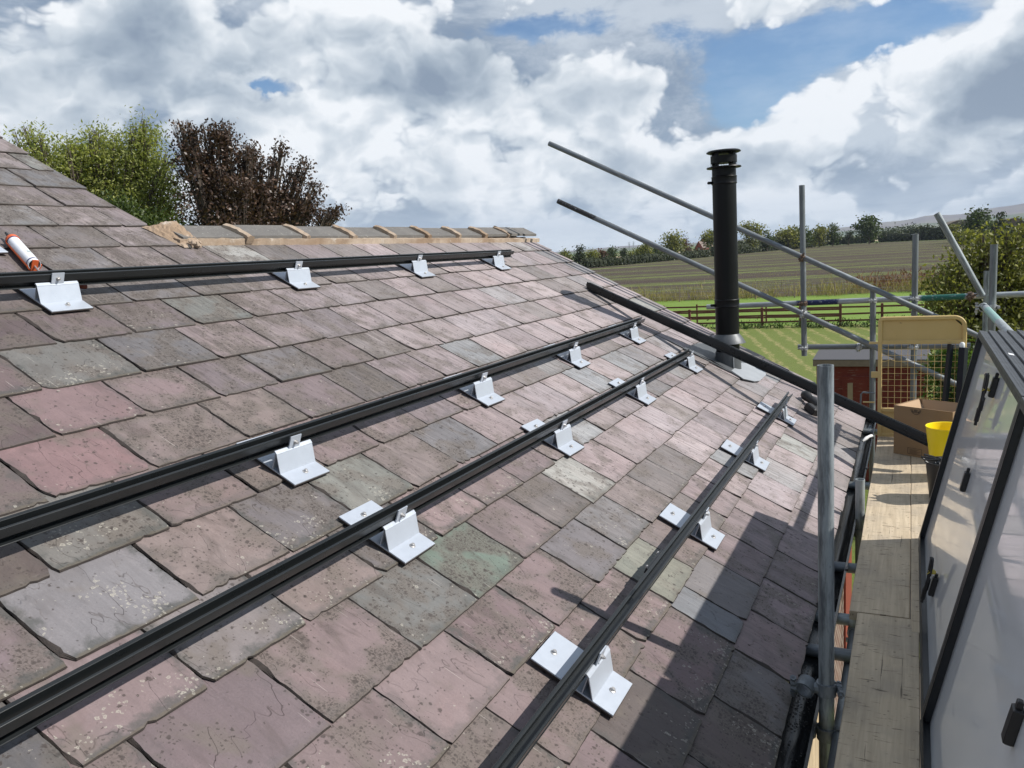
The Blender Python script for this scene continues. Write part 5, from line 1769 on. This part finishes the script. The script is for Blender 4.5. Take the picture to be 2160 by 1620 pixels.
def hedge(label, pts, h, w_, seed, size=.42, dens=34, gap=None):
    b = []
    for (xa, ya), (xb, yb) in zip(pts, pts[1:]):
        L = math.hypot(xb-xa, yb-ya)
        k = max(2, int(L/(w_*1.1)))
        for i in range(k):
            s = i/k
            x, y = xa+(xb-xa)*s, ya+(yb-ya)*s
            if gap and gap[0] < x < gap[1]:
                continue
            hh_ = h*(1+.07*math.sin(x*.9+seed)+.05*math.sin(x*2.3))
            b.append((x, y, hh_*.5, w_*.9, w_*.7, hh_*.52))
    r = thing('hedge', label, 'hedge', loc=(pts[0][0], pts[0][1], 0))
    leaves('foliage', L_HEDGE, b, int(dens*len(b)), size, seed, r, aspect=.8, shell=.6, clump=6, jag=.12)
    mb = MB()
    for x, y, z, rx, ry, rz in b:
        mb.lathe([(rx*.55, .15), (rx*.72, z*.5), (rx*.72, z*1.2), (rx*.5, z+rz*.72), (rx*.1, z+rz*.82)], (x, y, 0), 7, None, True)
    mb.build('core_filler', M_HEDGECORE, r)  # solid dark hull added inside the leaves to stop light showing through
    return r


hedge('long clipped dark hedge along the left edge of the ploughed field', [(-98, 200), (-84, 218), (-74, 262), (-67, 300)], 2.7, 2.0, 51, .5, 170)
hedge('dark hedge behind the flue at the back of the field', [(-66, 305), (-57, 360), (-40, 440), (-16.5, 447)], 4.6, 2.6, 52, .75, 100)
hedge('dark clipped hedge closing the field behind the tall upright pole', [(-15, 455), (-2, 430)], 4.4, 2.6, 53, .8, 130)
hedge('dark hedge at the far right edge of the field, left of the leaning tube', [(-1, 440), (16, 405), (40, 388)], 6.4, 3.0, 54, .9, 120)
hedge('dark hedge on the right beyond the big olive bush', [(24, 300), (60, 290)], 5.0, 3, 55, .8, 120)
FT = 'trees along the far field edge'


def far_tree(px, top, wpx, dist, label, m=L_GREEN, seed=1, hbase=None, lobes=5, tall=None, count=None):
    b = at(px, top, dist)
    k = dist*math.cos(math.atan((px-1080)/1700))/1700*1.02
    H_ = b.z
    R_ = wpx/2*k
    cz = max(R_*.9, H_-R_*(tall or .95))
    rng = random.Random(seed)
    bl = [(b.x, b.y, H_-(H_-1)*.48, R_*.78, R_*.78, (H_-1)*.46)]
    for i in range(lobes):
        a = rng.uniform(0, 2*PI)
        q = rng.uniform(.35, .75)
        zc = H_*(rng.uniform(.30, .86))
        rr_ = R_*rng.uniform(.34, .55)
        bl.append((b.x+R_*q*math.cos(a), b.y+R_*q*math.sin(a), zc, rr_, rr_, rr_*.85))
    bl.append((b.x+rng.uniform(-.25, .25)*R_, b.y, H_-R_*.32, R_*.45, R_*.45, R_*.32))
    n = count or int(min(3000, 700+R_*H_*16))
    return tree('field_tree', label, 'tree', (b.x, b.y, 0), bl, n, max(.4, min(1.0, R_*.17)), m, seed, .28, FT, aspect=.8, clump=6, jag=.3, shell=.5)


far_tree(1193, 527, 26, 235, 'small tree touching the roof verge, leftmost on the skyline', L_OLIVE, 61)
far_tree(1220, 519, 24, 232, 'dark narrow tree second from the left on the skyline', L_DARK, 62)
far_tree(1246, 529, 34, 240, 'low bushy tree right of the dark narrow tree', L_OLIVE, 63)
far_tree(1268, 525, 18, 250, 'small reddish tree on the left skyline', L_RUSSET, 64)
far_tree(1292, 521, 28, 262, 'rounded grey green tree left of the far pylons', L_GREEN, 65)
far_tree(1315, 525, 12, 262, 'tiny dark tree just left of the pylons', L_DARK, 66)
far_tree(1340, 530, 44, 285, 'low wide bushy tree below the pylons', L_OLIVE, 67)
far_tree(1362, 513, 34, 280, 'medium tree crossed by the lower sloping tube, left of the oak', L_OLIVE, 68)
far_tree(1385, 520, 36, 300, 'low tree filling the gap left of the oak', L_GREEN, 69)
far_tree(1413, 492, 52, 290, 'round spreading oak above the lower sloping tube', L_OLIVE, 70, lobes=8)
far_tree(1447, 503, 28, 320, 'reddish brown tree beside the brick house', L_RUSSET, 71)
far_tree(1500, 484, 40, 330, 'tall green tree just left of the flue', L_OLIVE, 72, lobes=7)
far_tree(1520, 480, 40, 335, 'green tree directly behind the flue', L_GREEN, 73)
far_tree(1580, 470, 46, 345, 'green tree immediately right of the flue', L_OLIVE, 74, lobes=7)
far_tree(1618, 486, 34, 360, 'low green tree below the upper sloping tube', L_GREEN, 75)
far_tree(1664, 482, 52, 380, 'broad olive tree just left of the tall upright pole', L_OLIVE, 76, lobes=7)
far_tree(1690, 478, 40, 385, 'green tree behind the tall upright pole', L_GREEN, 77)
far_tree(1728, 481, 44, 395, 'broad olive tree just right of the tall upright pole', L_OLIVE, 78)
far_tree(1757, 473, 34, 400, 'taller grey green tree third to the right of the tall upright', L_GREEN, 79)
far_tree(1790, 488, 16, 410, 'very small dark tree left of the lone round tree', L_DARK, 80)
far_tree(1834, 457, 52, 395, 'lone round topped tree standing on the horizon', L_GREEN, 81, lobes=9)
far_tree(1875, 485, 60, 560, 'low distant wood edge right of the lone round tree', L_DARK, 82)
far_tree(1915, 480, 64, 580, 'low distant wood behind the short pole tops', L_DARK, 83)
far_tree(1945, 482, 50, 600, 'low distant wood left of the long pale shed roof', L_DARK, 84)
far_tree(2067, 440, 56, 300, 'dark tree right of the leaning tube', L_GREEN, 85, lobes=9)
far_tree(2112, 450, 17, 240, 'thin pointed tree at the right edge of the skyline', L_DARK, 86, lobes=3)
far_tree(2035, 490, 60, 250, 'low scrub tree behind the leaning tube', L_OLIVE, 87)
far_tree(2145, 483, 70, 230, 'low dark tree at the right picture edge', L_DARK, 88)
far_tree(2010, 474, 26, 290, 'small tree against the brown barn roof', L_OLIVE, 89)

# far buildings
M_TILE = simple('red_house_brick', (0.22, 0.055, 0.038), 0.8, var=0.15, scale=2)
M_RTILE = simple('orange_roof_tile', (0.20, 0.15, 0.13), 0.8, var=0.2, scale=2)
M_BARN = simple('brown_barn_sheet', (0.16, 0.125, 0.095), 0.8, var=0.15, scale=.5)
M_PALE = simple('pale_barn_sheet', (0.48, 0.46, 0.45), 0.7, var=0.1, scale=.5)


def gable_house(name, label, px, eave, ridge, wpx, dist, depth, mw, mr, rot=0.0, win=True, curved=False):
    a = at(px, ridge, dist)
    k = dist*math.cos(math.atan((px-1080)/1700))/1700
    e_ = at(px, eave, dist).z
    wd = wpx*k
    hs = thing(name, label, 'building', loc=(a.x, a.y, 0))
    M = Matrix.Translation((a.x, a.y, 0)) @ Matrix.Rotation(rot, 4, 'Z')
    mb = MB()
    n = 9 if curved else 3
    top = []
    for i in range(n):
        s = i/(n-1)
        x = wd/2-wd*s
        z = e_+(a.z-e_)*(math.sin(PI*s)**.8 if curved else 1-abs(2*s-1))
        top.append((x, z))
    mb.prism([(-wd/2, 0), (wd/2, 0)]+top, 0, depth, M)
    mb.build('wall', mw, hs)
    mb = MB()
    up = [(x*1.05, z+.12) for x, z in top]
    lo = [(x*1.05, z+.02) for x, z in top][::-1]
    mb.prism(up+lo, -.25, depth+.25, M)
    rf = mb.build('roof', mr, hs)
    if win:
        mb = MB()
        mb.box((-.5, depth*.2, a.z-.3), (.3, depth*.2+.7, a.z+1.0), M)
        mb.build('chimney', mw, rf)
        mb = MB()
        mb.box((-.6, -.03, e_-.9), (.6, -.01, e_+.4), M)
        mb.build('window', M_CELL, hs)
    return hs


gable_house('brick_house', 'small red brick house gable half hidden by trees, left of the flue', 1474, 524, 509, 22, 345, 9, M_TILE, M_RTILE, -.5)
gable_house('barn', 'brown curved roof barn behind the leaning tube', 2030, 482, 464, 74, 420, 14, M_BARN, M_BARN, .15, False, True)
gable_house('barn', 'long low pale roofed barn left of the leaning tube', 1975, 492, 484, 84, 430, 10, M_BARN, M_PALE, .1, False)
gable_house('barn', 'brown hipped barn roof at the right picture edge', 2140, 480, 460, 48, 330, 12, M_BARN, M_BARN, .1, False, True)
for px, hb, lb in ((1327, 510, 'left of two tiny pylons on the horizon'), (1336, 509, 'right of two tiny pylons on the horizon')):
    a = at(px, hb, 1900)
    p = thing('pylon', lb, 'pylon', loc=(a.x, a.y, 0))
    mb = MB()
    for sx, sy in ((1, 1), (-1, 1), (1, -1), (-1, -1)):
        mb.tube((a.x+2.5*sx, a.y+2.5*sy, 0), (a.x, a.y, a.z), .22, 4)
    for s in range(1, 8):
        z0, z1 = a.z*(s-1)/8, a.z*s/8
        w0, w1 = 2.5*(1-(s-1)/8), 2.5*(1-s/8)
        mb.tube((a.x-w0, a.y, z0), (a.x+w1, a.y, z1), .14, 4)
        mb.tube((a.x+w0, a.y, z0), (a.x-w1, a.y, z1), .14, 4)
    mb.build('tower', M_COUP, p)
    mb = MB()
    for s in (.72, .84, .95):
        mb.tube((a.x-4.2, a.y, a.z*s), (a.x+4.2, a.y, a.z*s), .2, 4)
    mb.build('cross_arm', M_COUP, p)

# ------------------------------------------------------------------ air
mb = MB()
mb.box((-9300, -900, -6), (9300, 9300, 420))
hm = bpy.data.materials.new('haze')
hm.use_nodes = True
ht_ = NT(hm.node_tree)
ho = ht_.n('ShaderNodeOutputMaterial')
pv = ht_.n('ShaderNodeVolumePrincipled', {'Color': (0.72, 0.84, 1.0), 'Density': 0.00007, 'Anisotropy': 0.0})
ht_.t.links.new(pv.outputs[0], ho.inputs['Volume'])
hz_ = mb.build('haze', hm)
hz_['kind'] = 'stuff'
